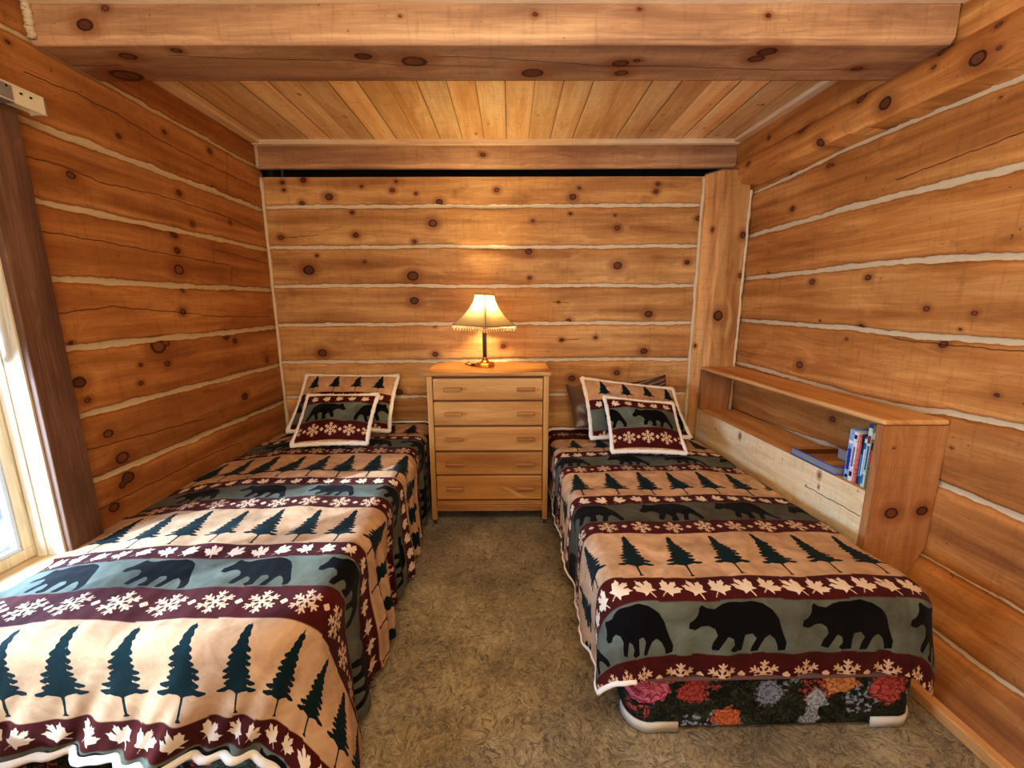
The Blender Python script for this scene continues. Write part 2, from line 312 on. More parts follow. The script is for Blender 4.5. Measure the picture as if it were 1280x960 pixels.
def log_wall(name, along, zs, lines, halfw, fn, knots, cracks, mat, seed, hole=None, flip=False, nochink=()):
    """lines: list of z(along) polylines; fn(a,z,depth)->xyz"""
    A, Z = np.meshgrid(along, zs, indexing='ij')
    zl = []
    for i, ln in enumerate(lines):
        y = np.interp(along, [p[0] for p in ln], [p[1] for p in ln]) + .0035 * wob(along, seed + i, .8) + .0022 * wob(along, seed + 50 + i, 4.0)
        zl.append(y)
    zl = np.array(zl)                                          # descending or ascending, any order
    dist = np.abs(Z[None] - zl[:, :, None])
    near = dist.argmin(0); d = dist.min(0)
    idx = (Z[None] > zl[:, :, None]).sum(0)                    # which log
    hw = np.take(np.asarray(halfw), near) * (1 + .28 * wob(A, seed + 99, 2.3) + .15 * wob(A, seed + 98, 9.0))
    for k in nochink: hw = np.where(near == k, -.01, hw)
    ck = d - hw
    depth = -.006 * np.exp(-((d / .030) ** 2)) - .013 * np.exp(-((d / .013) ** 2)) + .003 * wob2(A, Z * 2, seed + 3, .9)
    depth += .006 * np.clip(1 - (hw + .001 - d) * 0 - np.abs(d) / .009, 0, 1)
    P = fn(A, Z, depth)
    hm = hole(A[:-1, :-1] + (along[1] - along[0]) / 2, Z[:-1, :-1] + (zs[1] - zs[0]) / 2) if hole else None
    me = grid_mesh(name, P, hm, flip=flip)
    r = np.random.RandomState(seed + 5); tones = r.rand(len(lines) + 2) * 1.2 - .6
    dw = .024 + .036 * wob(A, seed + 31, .45) + .006 * wob(A, seed + 32, 3.0); sap = .70 / (1 + np.exp(np.clip((d - dw) / .0035, -30, 30)))        # paler sapwood at log edges
    tone = np.take(tones, idx) * .5 + sap * .8 + .12 * wob2(A * .6, Z, seed + 44, .8)
    wood_attrs(me, A, Z, (idx * 3.7 + seed).astype(float), knots, cracks, ck, tone)
    o = put(name, me, mat); tag(o, kind='structure'); return o

# back wall
def L_(zs, xs=None): return [(a, z) for a, z in zs]
bx_ = [-1.66, -1.1, -.5, 0, .5, 1.3]
lines_b = [[(x, z) for x, z in zip(bx_, zz)] for zz in ([2.067, 2.07, 2.071, 2.067, 2.074, 2.074], [1.804, 1.806, 1.81, 1.803, 1.805, 1.807], [1.544, 1.548, 1.544, 1.54, 1.544, 1.54], [1.272, 1.278, 1.278, 1.282, 1.281, 1.281], [1.005, 1.012, 1.01, 1.019, 1.021, 1.02], [.747, .751, .748, .755, .762, .764], [.49] * 6, [.23] * 6)]
log_wall('wall_back', np.arange(XL - .02, 1.60, .008), np.arange(0, 2.2545, .007), lines_b, [.0115] * 8,
         lambda a, z, d: np.stack([a, YB - d, z], -1), KN_BACK + auto_knots(-1.6, 1.3, .1, .7, 8, 3), CR_BACK, M['loglight'], 21, flip=False)
# left wall with the window opening
WY0, WY1, WZ0, WZ1 = .20, 1.425, .50, 2.035
lines_l = [[(YF, z0), (1.5, z0), (3, z1)] for z0, z1 in ((2.326, 2.310), (2.046, 2.046), (1.783, 1.788), (1.512, 1.518), (1.259, 1.259), (.996, .992), (.727, .718), (.45, .45), (.2, .2))]
log_wall('wall_left', np.arange(YF, YB + .03, .008), np.arange(0, ZC + .004, .007), lines_l, [.009, .0135, .0115, .0125, .0135, .0125, .0125, .012, .012],
         lambda a, z, d: np.stack([XL + d, a, z], -1), KN_LEFT + auto_knots(-1.6, 1.3, 2.1, 2.4, 6, 5), CR_LEFT, M['logleft'], 42,
         hole=lambda a, z: (a > WY0) & (a < WY1) & (z > WZ0) & (z < WZ1))
# right wall: flat logs, a bulging log high up and stepped logs at the foot
def offp(z, y):
    o = np.zeros_like(z)
    zt = 2.165 + .010 * wob(y, 77, .5)
    t = (z - zt) / (2.318 - zt)
    bul = .088 + .022 * np.sqrt(np.clip(1 - (2 * t - 1) ** 2, 0, 1))
    o = np.where((t > 0) & (z <= 2.318), bul, o)
    o = np.where(z > 2.318, .075, o)
    o = np.where(z < .45, .2 * (.45 - z) / .45, o)
    return o
lines_r = [[(2.95, 2.124), (2.47, 2.129), (2.17, 2.151), (1.9, 2.147), (1.69, 2.147), (1.5, 2.137), (-2, 2.13)][::-1], [(-2, 1.85), (1.45, 1.859), (1.78, 1.864), (2.12, 1.866), (2.55, 1.857), (2.96, 1.856)],
           [(-2, 1.57), (1.4, 1.567), (1.7, 1.584), (2.07, 1.591), (2.38, 1.583), (2.98, 1.582)], [(-2, 1.29), (1.35, 1.288), (1.53, 1.286), (1.81, 1.287), (2.02, 1.299), (2.46, 1.303), (2.99, 1.301)],
           [(-2, 1.03), (1.3, 1.017), (1.54, 1.004), (1.69, .985), (1.96, .98), (2.28, .997), (2.55, 1.003), (2.98, 1.01)], [(-2, .715), (1.25, .72), (1.55, .726), (2.0, .70), (2.49, .674), (2.98, .66)],
           [(-2, .432), (3, .416)], [(-2, .215), (3, .215)], [(-2, 2.318), (3, 2.318)], [(-2, 2.168), (3, 2.168)]]
lines_r = [l[::-1] if l[0][0] > l[-1][0] else l for l in lines_r]
zsr = np.unique(np.concatenate([np.arange(0, ZC + .004, .007), [2.3179, 2.3181]]))
log_wall('wall_right', np.arange(YF, YB + .03, .008), zsr, lines_r, [.0095, .0135, .0125, .0115, .0115, .012, .004, .006, .005, .005],
         lambda a, z, d: np.stack([wx(a) - offp(z, a) - d, a, z], -1), KN_RIGHT + auto_knots(-1.6, 1.2, .3, 2.2, 14, 9), [[(1.3, 1.26), (1.66, 1.262), (1.8, 1.268)], [(1.9, 1.93), (1.2, 1.98)], [(2.9, 1.08), (2.72, 1.065)]], M['log'], 63, flip=True, nochink=(8, 9))
# rear wall (behind the camera) and floor
log_wall('wall_rear', np.arange(XL - .02, 1.9, .03), np.arange(0, ZC + .02, .02), [[(-2, z), (2, z)] for z in (.25, .5, .76, 1.02, 1.28, 1.54, 1.8, 2.06, 2.32)], [.01] * 9,
         lambda a, z, d: np.stack([a, YF + d, z], -1), auto_knots(-1.6, 1.6, .1, 2.3, 10, 4), [], M['log'], 84, flip=True)

def build_carpet():
    N = NT('sculpted_carpet'); tc = N.n('ShaderNodeTexCoord').outputs['Object']
    w = N.n('ShaderNodeTexNoise'); N.set(w.inputs['Vector'], tc); w.inputs['Scale'].default_value = 9; w.inputs['Detail'].default_value = 2
    off = N.n('ShaderNodeVectorMath', operation='SCALE'); N.set(off.inputs[0], w.outputs['Color']); off.inputs['Scale'].default_value = .12
    v = N.vadd(tc, off.outputs[0])
    a = N.noise(v, 9.0, 3.0, .5, 2.6); a2 = N.noise(tc, 13.0, 3.0, .5, 3.2)
    b = N.noise(tc, 3.0, 3.0, .6); f = N.noise(tc, 420.0, 2.0, .7); g = N.noise(v, 60.0, 6.0, .75, .6); mk = N.noise(tc, 17.0, 4.0, .65)
    vein = N.math('ABSOLUTE', N.math('SUBTRACT', a, .5)); vein2 = N.math('ABSOLUTE', N.math('SUBTRACT', a2, .52))
    c = N.ramp(N.math('ADD', N.math('MULTIPLY', b, .45), N.math('MULTIPLY', g, .55)), [(.36, S(122, 110, 82)), (.5, S(186, 166, 124)), (.63, S(222, 206, 166))])
    fe = N.math('MULTIPLY', N.ss(vein, 0.0, .040, 1.0, 0.0), N.ss(mk, .40, .58)); fe2 = N.math('MULTIPLY', N.ss(vein2, 0.0, .032, 1.0, 0.0), N.ss(mk, .60, .42))
    c = N.mix(N.math('MULTIPLY', fe, .72), c, S(66, 60, 46)); c = N.mix(N.math('MULTIPLY', fe2, .62), c, S(70, 64, 50))
    c = N.mix(N.ss(N.noise(tc, 5.0, 5.0, .7, .6), .5, .70, 0.0, .42), c, S(100, 92, 74))
    c = N.mix(N.ss(f, .3, .62, .50, 0.0), c, S(50, 44, 34))
    h = N.math('ADD', N.math('MULTIPLY', f, .6), N.math('MULTIPLY', N.ss(vein, 0.0, .08), .9))
    N.bsdf(c, .95, normal=N.bump(h, .006, .8), spec=.1, Sheen_Weight=.25); return N.m
fl = MB(); fl.box(XL - .05, YF - .05, -.05, 1.95, YB + .05, 0.0); fo = fl.build('floor', build_carpet()); tag(fo, kind='structure')

# ceiling boards (one tongue-and-groove surface)
def plank_ceiling():
    xs = np.arange(XL - .02, 1.9, .0072); ys = np.arange(YF, 3.30, .03)
    A, Y = np.meshgrid(xs, ys, indexing='ij')
    pit = .1415; q = (A + .02) / pit; bi = np.floor(q); fr = np.abs(q - np.round(q)) * pit
    Zc = ZC + .005 * np.clip(1 - fr / .008, 0, 1)
    me = grid_mesh('ceiling', np.stack([A, Y, Zc], -1))
    r = np.random.RandomState(5); tn = r.rand(60); tn = tn * 1.3 - .55
    k = []
    for b in range(-12, 13):
        x0 = b * pit - .02
        for _ in range(5): k.append((.5 + 2.6 * r.rand() + (0 if _ else 0), x0 + .02 + .1 * r.rand(), .0035 + .006 * r.rand() ** 2))
    wood_attrs(me, Y, A, (bi * 2.3 + 9), k, (), None, np.take(tn, (bi + 20).astype(int)), 1.3)
    fattr(me, 'gv', fr)
    a = me.attributes['cr']; d = np.minimum(1, np.maximum(0, fr - .0015)); a.data.foreach_set('value', d.ravel().astype(np.float32)); me.attributes['crm'].data.foreach_set('value', np.ones(d.size, np.float32))
    o = put('ceiling', me, M['ceil']); tag(o, kind='structure')
plank_ceiling()
n_trim = [0]
def trim(mb, mat, name=None):
    n_trim[0] += 1; o = mb.build(name or 'trim_%d' % n_trim[0], mat); tag(o, kind='structure'); return o
trim(MB().box(XL, 2.935, ZC - .027, wx(2.95, .08), 2.972, ZC + .001, .002), M['trimp'])
trim(MB().box(XL, 1.905, ZC - .022, XL + .055, 2.935, ZC + .001, .002), M['trimy'])
trim(MB().box(0, 1.9, ZC - .022, .05, 2.935, ZC + .001, .002, fn=lambda x, y, z: (wx(y, .075) - x, y, z)), M['trimy'])
trim(MB().box(XL, 1.625, ZC - .026, wx(1.65, .075), 1.661, ZC + .001, .002), M['trimp'])
trim(MB().box(XL, YF, ZC - .022, XL + .055, 1.625, ZC + .001, .002), M['trimy'])
trim(MB().box(0, YF, ZC - .022, .05, 1.625, ZC + .001, .002, fn=lambda x, y, z: (wx(y, .075) - x, y, z)), M['trimy'])

# beams: closed ring cross-sections swept along x, grain attributes on every face
def beam(name, x0, x1, y0, y1, z0, z1, knb, knf, cracks, cham, seed, mat, xr=None):
    def side(p, q, n): return [(p[0] + (q[0] - p[0]) * i / n, p[1] + (q[1] - p[1]) * i / n) for i in range(n)]
    prof = side((y0, z1), (y0, z0 + cham), 16) + side((y0, z0 + cham), (y0 + cham * .7, z0), 3) + side((y0 + cham * .7, z0), (y1, z0), 30) + side((y1, z0), (y1, z1), 10) + [(y1, z1)]
    prof = np.array(prof); xs = np.arange(x0, x1 + .001, .009)
    X = np.repeat(xs[:, None], len(prof), 1); Y = np.repeat(prof[None, :, 0], len(xs), 0).copy(); Z = np.repeat(prof[None, :, 1], len(xs), 0).copy()
    wv = cham * (.45 * wob(xs, seed, .35) + .3 * wob(xs, seed + 1, 1.4))
    onc = (prof[:, 1] <= z0 + cham + .001) & (prof[:, 1] >= z0) & (prof[:, 0] < y0 + cham * .75)
    wt = np.clip(1 - np.abs(prof[:, 1] - (z0 + cham)) / .05, 0, 1) * (prof[:, 0] <= y0 + .001)
    Z += (wt[None, :] * wv[:, None])
    Y += .003 * wob2(X, Z * 3, seed + 7, .8)
    me = grid_mesh(name, np.stack([X, Y, Z], -1))
    # unrolled across-coordinate
    seg = np.r_[0, np.cumsum(np.hypot(np.diff(prof[:, 0]), np.diff(prof[:, 1])))]
    ibot = 19; s_bot = seg[ibot] - prof[ibot, 0]                # bottom face: s = y + s_bot
    A = np.repeat(seg[None], len(xs), 0)
    kn = [(x, y + s_bot, r * 1.35) for x, y, r in knb] + [(x, (z1 - z), r) for x, z, r in knf]
    cr = [[(x, y + s_bot) for x, y in c] for c in cracks]
    tone = np.where(onc, 1.1, 0.0)[None] + np.where(prof[:, 0] <= y0 + .001, .45, -.05)[None] + .2 * wob(X, seed + 5, .5)  # light put into the tone: front and lower edge paler, underside darker
    wood_attrs(me, X, A, seed * 1.0, kn, cr, None, np.broadcast_to(tone, X.shape), 1.5)
    o = put(name, me, mat); tag(o, kind='structure'); return o
beam('trim_7', XL - .01, 1.57, 1.66, 1.915, 2.318, ZC - .004, KN_BB, KN_BF, CR_BB, .018, 33, M['beam'])
beam('trim_8', XL - .01, 1.50, 2.972, 3.012, 2.302, ZC - .004, [], [(-.175, 2.38, .014)], [], .016, 37, M['beam'])
# black boxes added as painted shade in the gap above the back wall
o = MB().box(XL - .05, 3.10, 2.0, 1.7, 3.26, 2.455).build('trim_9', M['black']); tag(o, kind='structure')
o = MB().box(XL - .06, 3.02, 1.9, XL - .025, 3.3, 2.50).build('trim_12', M['black']); tag(o, kind='structure')  # also stops sky light leaking in at the left corner
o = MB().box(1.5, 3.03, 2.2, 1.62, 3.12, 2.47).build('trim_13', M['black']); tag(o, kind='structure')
# base board at the foot of the right wall
trim(MB().box(.17, YF, 0, .212, 3.0, .045, .006, fn=lambda x, y, z: (wx(y, x), y, z)), M['shelfy'], 'baseboard_right')

# corner post
def post():
    poly = [(1.305, 2.995), (1.372, 2.885), (1.39, 2.880), (1.558, 2.880), (1.562, 2.995)]
    pts = []
    for (a, b) in zip(poly, poly[1:]):
        n = max(2, int(math.dist(a, b) / .008)); pts += [(a[0] + (b[0] - a[0]) * i / n, a[1] + (b[1] - a[1]) * i / n) for i in range(n)]
    pts.append(poly[-1]); pts = np.array(pts); zs = np.arange(0, 2.268, .009)
    seg = np.r_[0, np.cumsum(np.hypot(np.diff(pts[:, 0]), np.diff(pts[:, 1])))]
    Zg, _ = np.meshgrid(zs, pts[:, 0], indexing='ij')
    X = np.repeat(pts[None, :, 0], len(zs), 0) + 0.006 * wob(Zg, 3, .6) * (np.abs(pts[:, 0] - 1.38) < .02)[None]; Y = np.repeat(pts[None, :, 1], len(zs), 0)
    me = grid_mesh('trim_10', np.stack([X, Y, Zg], -1), flip=True)
    A = np.repeat(seg[None], len(zs), 0)
    s_edge = .135
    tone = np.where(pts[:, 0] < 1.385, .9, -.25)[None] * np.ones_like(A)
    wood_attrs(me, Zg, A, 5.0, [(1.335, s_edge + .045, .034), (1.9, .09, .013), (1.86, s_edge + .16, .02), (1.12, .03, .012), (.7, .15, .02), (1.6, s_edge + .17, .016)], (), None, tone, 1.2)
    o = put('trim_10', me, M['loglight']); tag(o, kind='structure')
    o = MB().prism(poly, 2.262, 2.267).build('trim_11', M['loglight']); tag(o, kind='structure')
post()
# vertical chinking beads
def bead(name, pts, r, seed):
    P = []
    (x0, y0, z0), (x1, y1, z1) = pts; n = 90
    for i in range(n + 1):
        t = i / n; w_ = .003 * float(wob(np.array([t * 3.0]), seed, 1.5)[0]); P.append((x0 + (x1 - x0) * t + w_, y0 + (y1 - y0) * t, z0 + (z1 - z0) * t))
    rr = [r * (1 + .3 * float(wob(np.array([i * .06]), seed + 4, 1.3)[0])) for i in range(n + 1)]
    o = MB().tube(P, rr, 8).build(name, M['chink'], smooth=True); tag(o, kind='structure')
bead('trim_14', ((XL + .006, 2.992, .1), (XL + .006, 2.992, 2.25)), .011, 2)
bead('trim_15', ((1.300, 2.992, .1), (1.300, 2.992, 2.25)), .011, 6)
bead('trim_16', ((1.565, 2.885, .5), (1.565, 2.885, 2.14)), .011, 9)
bead('trim_17', ((XL + .008, 1.655, 2.33), (XL + .008, 1.655, 2.45)), .012, 12)
bead('trim_18', ((XL + .008, 2.967, 2.31), (XL + .008, 2.967, 2.44)), .010, 15)

# ------------------------------------------------------------------ window
win = empty('window_1', (XL, .5, 1.2), kind='structure')
MB().box(XL - .01, 1.412, .30, XL + .032, 1.535, 2.11, .003).build('casing', M['casing'], win)
MB().box(XL - .01, WY0 - .12, .30, XL + .032, WY0 - .0, 2.11, .003).build('casing', M['casing'], win)
c2 = plain_wood('rough_brown_casing_head', S(150, 104, 74), S(128, 84, 58), S(98, 60, 40), 'Y', .75, contrast=1.6, fine=2.2)
MB().box(XL - .01, WY0, 2.03, XL + .030, 1.412, 2.11, .003).build('casing', c2, win)
XO = XL - .20
MB().box(XL - .0145, 1.405, .515, XL + .010, 1.420, 2.035, .002).build('jamb', M['jamb'], win)
MB().box(XL - .060, 1.412, .50, XL - .017, 1.424, 2.035, .001).build('jamb', M['jamb'], win)
MB().box(XL - .096, 1.408, .50, XL - .062, 1.424, 2.035, .002).build('jamb', M['jamb'], win)
MB().box(XO, 1.418, .48, XL - .01, 1.45, 2.05).build('jamb', M['jamb'], win)
MB().box(XL - .10, 1.4165, .515, XL - .0955, 1.419, 2.03).build('jamb_gap_shade', M['black'], win)  # black strip as painted shade in the gap between jamb and sash
MB().box(XO, WY0 - .02, .48, XL, WY0 + .006, 2.05).build('jamb', M['jamb'], win)
MB().box(XO, WY0, 2.02, XL, 1.42, 2.05).build('head', M['sill'], win)
MB().box(XO, WY0, .472, XL + .012, 1.418, .506, .004).build('sill', M['sill'], win)
MB().box(XL - .012, WY0, .500, XL + .034, 1.41, .516, .003).build('sill_nosing', M['sill'], win)
def frame(mb, x0, x1, ya, yb, za, zb, w):
    mb.box(x0, ya, za, x1, yb, za + w, .003); mb.box(x0, ya, zb - w, x1, yb, zb, .003)
    mb.box(x0, ya, za + w, x1, ya + w, zb - w, .003); mb.box(x0, yb - w, za + w, x1, yb, zb - w, .003); return mb
wh = simple('white_window_trim', S(214, 226, 240), .4)
g = NT('window_glass')
tr = g.n('ShaderNodeBsdfTransparent'); tr.inputs[0].default_value = (.96, .98, 1, 1); mx = g.n('ShaderNodeMixShader'); mx.inputs[0].default_value = .06
gs = g.n('ShaderNodeBsdfGlossy'); gs.inputs['Roughness'].default_value = .02
g.t.links.new(tr.outputs[0], mx.inputs[1]); g.t.links.new(gs.outputs[0], mx.inputs[2]); g.t.links.new(mx.outputs[0], g.out.inputs[0])
for (ya, yb) in ((WY0 + .01, .735), (.785, 1.416)):
    s = frame(MB(), XL - .135, XL - .100, ya, yb, .510, 2.02, .040).build('sash', M['jamb'], win)
    frame(MB(), XL - .130, XL - .106, ya + .040, yb - .040, .550, 1.98, .014).build('glazing_bead', wh, s)
    MB().box(XL - .122, ya + .05, .560, XL - .118, yb - .05, 1.97).build('pane', g.m, s)
MB().box(XL - .15, .730, .51, XL - .10, .790, 2.02, .003).build('mullion', M['jamb'], win)

# blind: box on top, cloth half lowered, rail
bl = empty('window_blind', (XL - .03, .5, 2.05), 'cream roller blind half lowered in the window at the left', 'blind')
cream = simple('cream_enamel', S(238, 226, 190), .35); greym = simple('grey_bracket_steel', S(170, 172, 178), .35, .6)
hb = MB(); hb.box(XL + .033, -.05, 2.102, XL + .090, 1.575, 2.108); hb.box(XL + .084, -.05, 2.052, XL + .090, 1.575, 2.104, .001); hb.box(XL + .033, -.05, 2.060, XL + .037, 1.575, 2.104)
hb.box(XL + .033, 1.571, 2.054, XL + .090, 1.575, 2.106)
hb.build('head_rail', cream, bl)
mb = MB(); mb.box(XL + .0905, 1.40, 2.058, XL + .0935, 1.475, 2.100, .001); mb.box(XL + .038, 1.40, 2.050, XL + .0935, 1.475, 2.053)
br_ = mb.build('bracket', greym, bl)
for yy, zz in ((1.415, 2.09), (1.43, 2.09), (1.415, 2.07), (1.43, 2.07), (1.50, 2.088), (1.528, 2.088), (1.46, 2.094)): MB().box(XL + .0900, yy - .003, zz - .003, XL + .0945, yy + .003, zz + .003, .001).build('screw', M['black'], bl)
N = NT('blue_grey_blind_cloth'); tc = N.n('ShaderNodeTexCoord').outputs['Object']; ns = N.noise(tc, 500, 2, .5)
b = N.bsdf(N.mix(ns, S(120, 134, 158), S(146, 158, 178)), .9, Transmission_Weight=0.0)
P = MB(); P.box(XL - .062, WY0 + .02, 1.24, XL - .060, 1.395, 2.03); P.build('cloth', N.m, bl)
MB().box(XL - .070, WY0 + .02, 1.222, XL - .052, 1.398, 1.246, .004).build('bottom_rail', simple('blue_grey_rail', S(128, 136, 152), .5), bl)

# ------------------------------------------------------------------ motifs (signed distances)
def sd_poly(px, py, poly):
    poly = np.asarray(poly, float); n = len(poly)
    d = np.full(px.shape, 1e9); s = np.ones(px.shape)
    for i in range(n):
        ax, ay = poly[i]; bx, by = poly[i - 1]
        ex, ey = bx - ax, by - ay; wx_, wy_ = px - ax, py - ay
        t = np.clip((wx_ * ex + wy_ * ey) / (ex * ex + ey * ey + 1e-12), 0, 1)
        d = np.minimum(d, (wx_ - t * ex) ** 2 + (wy_ - t * ey) ** 2)
        c1 = py >= ay; c2 = py < by; c3 = ex * wy_ > ey * wx_
        s = np.where((c1 & c2 & c3) | (~c1 & ~c2 & ~c3), -s, s)
    return s * np.sqrt(d)
bear_px = [(463, 566), (464, 548), (474, 541), (485, 524), (489, 508), (497, 500), (508, 507), (530, 511), (552, 501), (575, 497), (605, 499), (632, 496), (660, 504), (683, 520), (698, 545), (706, 568), (716, 592), (728, 618), (727, 641), (708, 645), (705, 628), (695, 607), (680, 594), (668, 604), (660, 625), (654, 643), (634, 645), (637, 628), (646, 604), (634, 588), (615, 592), (612, 615), (611, 641), (588, 645), (577, 637), (588, 622), (583, 603), (568, 594), (558, 612), (546, 637), (527, 633), (530, 612), (541, 591), (534, 570), (516, 558), (498, 560), (482, 572)]
BEAR = [((x - 596) / 265, (571 - y) / 265) for x, y in bear_px]          # centred, width 1, head to the left
def tree_poly():
    Lp = []; Rp = []
    for side, out in ((-1, Lp), (1, Rp)):
        r = random.Random(5 + side); tiers = 10
        out.append((side * .010, .94))
        for i in range(tiers):
            t = (i + 1) / tiers; w_ = (.028 + .20 * t ** 1.15) * (1 + .40 * (r.random() - .5)); yt = .95 - .70 * t + .012 * (r.random() - .5)
            out.append((side * (.012 + w_ * .46), yt + .056)); out.append((side * w_ * .80, yt + .036)); out.append((side * w_, yt + .020)); out.append((side * w_ * .96, yt - .002)); out.append((side * w_ * .7, yt - .014)); out.append((side * (.014 + w_ * .45), yt + .006))
        out.append((side * .05, .232)); out.append((side * .014, .215)); out.append((side * .012, .03)); out.append((side * .04, 0.0))
    return [(0, 1.0)] + Rp + Lp[::-1]
TREE = tree_poly()
LEAFR = [(0, 1.0), (.09, .78), (.20, .84), (.13, .46), (.28, .60), (.34, .72), (.44, .66), (.68, .74), (.56, .54), (.66, .46), (.34, .20), (.48, .06), (.20, .09), (.04, .12), (.03, -.2)]
LEAF = LEAFR + [(-x, y) for x, y in LEAFR[::-1][:-1]]
LEAF = [(x * .62, y * .9 - .38) for x, y in LEAF]                        # about unit size
def sd_seg(px, py, a, b, th):
    ex, ey = b[0] - a[0], b[1] - a[1]; wx_, wy_ = px - a[0], py - a[1]
    t = np.clip((wx_ * ex + wy_ * ey) / (ex * ex + ey * ey), 0, 1); return np.hypot(wx_ - t * ex, wy_ - t * ey) - th
def sd_flake(px, py):
    ang = np.arctan2(py, px); k = np.round((ang - np.pi / 2) / (np.pi / 3)); ro = -(k * np.pi / 3)
    x = px * np.cos(ro) - py * np.sin(ro); y = px * np.sin(ro) + py * np.cos(ro); x = np.abs(x)
    d = sd_seg(x, y, (0, 0), (0, .48), .030)
    d = np.minimum(d, sd_seg(x, y, (0, .16), (.10, .26), .026)); d = np.minimum(d, sd_seg(x, y, (0, .30), (.12, .42), .028)); return d
CREAM = np.array(S(216, 178, 138)); BURG = np.array(S(84, 28, 26)); GREY = np.array(S(118, 126, 112)); OLIVE = np.array(S(84, 76, 52))
LEAFC = np.array(S(246, 224, 194)); BEARC = np.array(S(13, 13, 15)); TREEC = np.array(S(16, 42, 44)); SNOWC = np.array(S(230, 196, 160))
def pattern(u, v, bands, ph, flip=1, greens=None):
    """bands: [(kind, v0, v1)], v grows toward the foot; ph: per kind (phase, pitch)"""
    base = np.zeros(u.shape + (3,)); mot = np.zeros(u.shape + (3,)); ms = np.full(u.shape, .05)
    v = v + .0025 * wob(u, 8, 1.2)
    for bi, (kind, v0, v1) in enumerate(bands):
        m = (v >= v0) & (v < v1)
        if not m.any(): continue
        h = v1 - v0; U_, V_ = u[m], v[m]; p0, pt = ph[kind]
        q = (U_ - p0) / pt + (.0 if kind != 'tree' else (.0 if bi % 8 < 4 else .5)); ci = np.round(q); lx = (q - ci) * pt; ly = (v0 + h / 2) - V_
        if kind == 'tree':
            s = h * .93; mr = np.where((ci.astype(int) * 7 + bi) % 3 == 0, -1, 1)
            d = sd_poly(lx * mr / s, (ly + s / 2) / s, TREE) * s; b, c = CREAM, TREEC
        elif kind == 'leaf':
            s = h * .84; th = np.where(ci.astype(int) % 2 == 0, .75, -.45) + .15 * np.sin(ci * 2.3)
            x = lx * np.cos(th) - ly * np.sin(th); y = lx * np.sin(th) + ly * np.cos(th)
            d = sd_poly(x / s, y / s, LEAF) * s; b, c = BURG, LEAFC
        elif kind == 'bear':
            s = min(h / .60, pt * .88); d = sd_poly(lx * flip / s, ly / s, BEAR) * s; b, c = GREY, BEARC
        else:
            s = min(h * .90, pt * .74); d = sd_flake(lx / s, ly / s) * s
            lx2 = np.abs(lx) - pt / 2; d = np.minimum(d, (np.abs(lx2) + np.abs(ly) - .013) * .7); b, c = BURG, SNOWC
        bb = np.broadcast_to(b, (m.sum(), 3)).copy()
        if kind == 'bear':
            t = np.clip(.5 + .7 * wob2(U_, V_, 14 + bi, 2.4), 0, 1)[:, None]; bb = GREY * (1 - t * .5) + OLIVE * t * .5
            if greens and bi in greens: bb = bb * .45 + OLIVE * .55 * .8
        base[m] = bb; mot[m] = c; ms[m] = d
    return base, mot, ms
def fabric_material(name, sheen=.5):
    N = NT(name); b = N.attr('bc', 'Color'); mcol = N.attr('mc', 'Color'); ms = N.attr('ms')
    tc = N.n('ShaderNodeTexCoord').outputs['Object']
    e = N.noise(tc, 140.0, 2.0, .6); ms2 = N.math('ADD', ms, N.math('MULTIPLY', N.math('SUBTRACT', e, .5), .0022))
    bl_ = N.noise(tc, 11.0, 4.0, .6, .8)
    b2 = N.mix(N.ss(bl_, .42, .70, 0.0, .60), b, N.mix(.5, b, S(150, 110, 84), 'MULTIPLY'))
    b2 = N.mix(N.ss(bl_, .30, .46, .22, 0.0), b2, N.mix(1.0, b2, b2, 'ADD'))
    c = N.mix(N.ss(ms2, -.0006, .0010, 1.0, 0.0), b2, mcol)
    f = N.noise(tc, 900.0, 2.0, .7); g = N.noise(tc, 60.0, 3.0, .6)
    c = N.mix(N.ss(f, .3, .7, .16, 0.0), c, (.02, .015, .012))
    N.bsdf(c, .92, normal=N.bump(N.math('ADD', f, N.math('MULTIPLY', g, 1.4)), .0022, .6), spec=.12, Sheen_Weight=.06, Sheen_Roughness=.4); return N.m
M['fleece'] = fabric_material('printed_plush_fleece')
M['sherpa'] = simple('cream_sherpa', S(250, 242, 226), .95, bump=.004, bscale=160, var=.1, Sheen_Weight=.4)

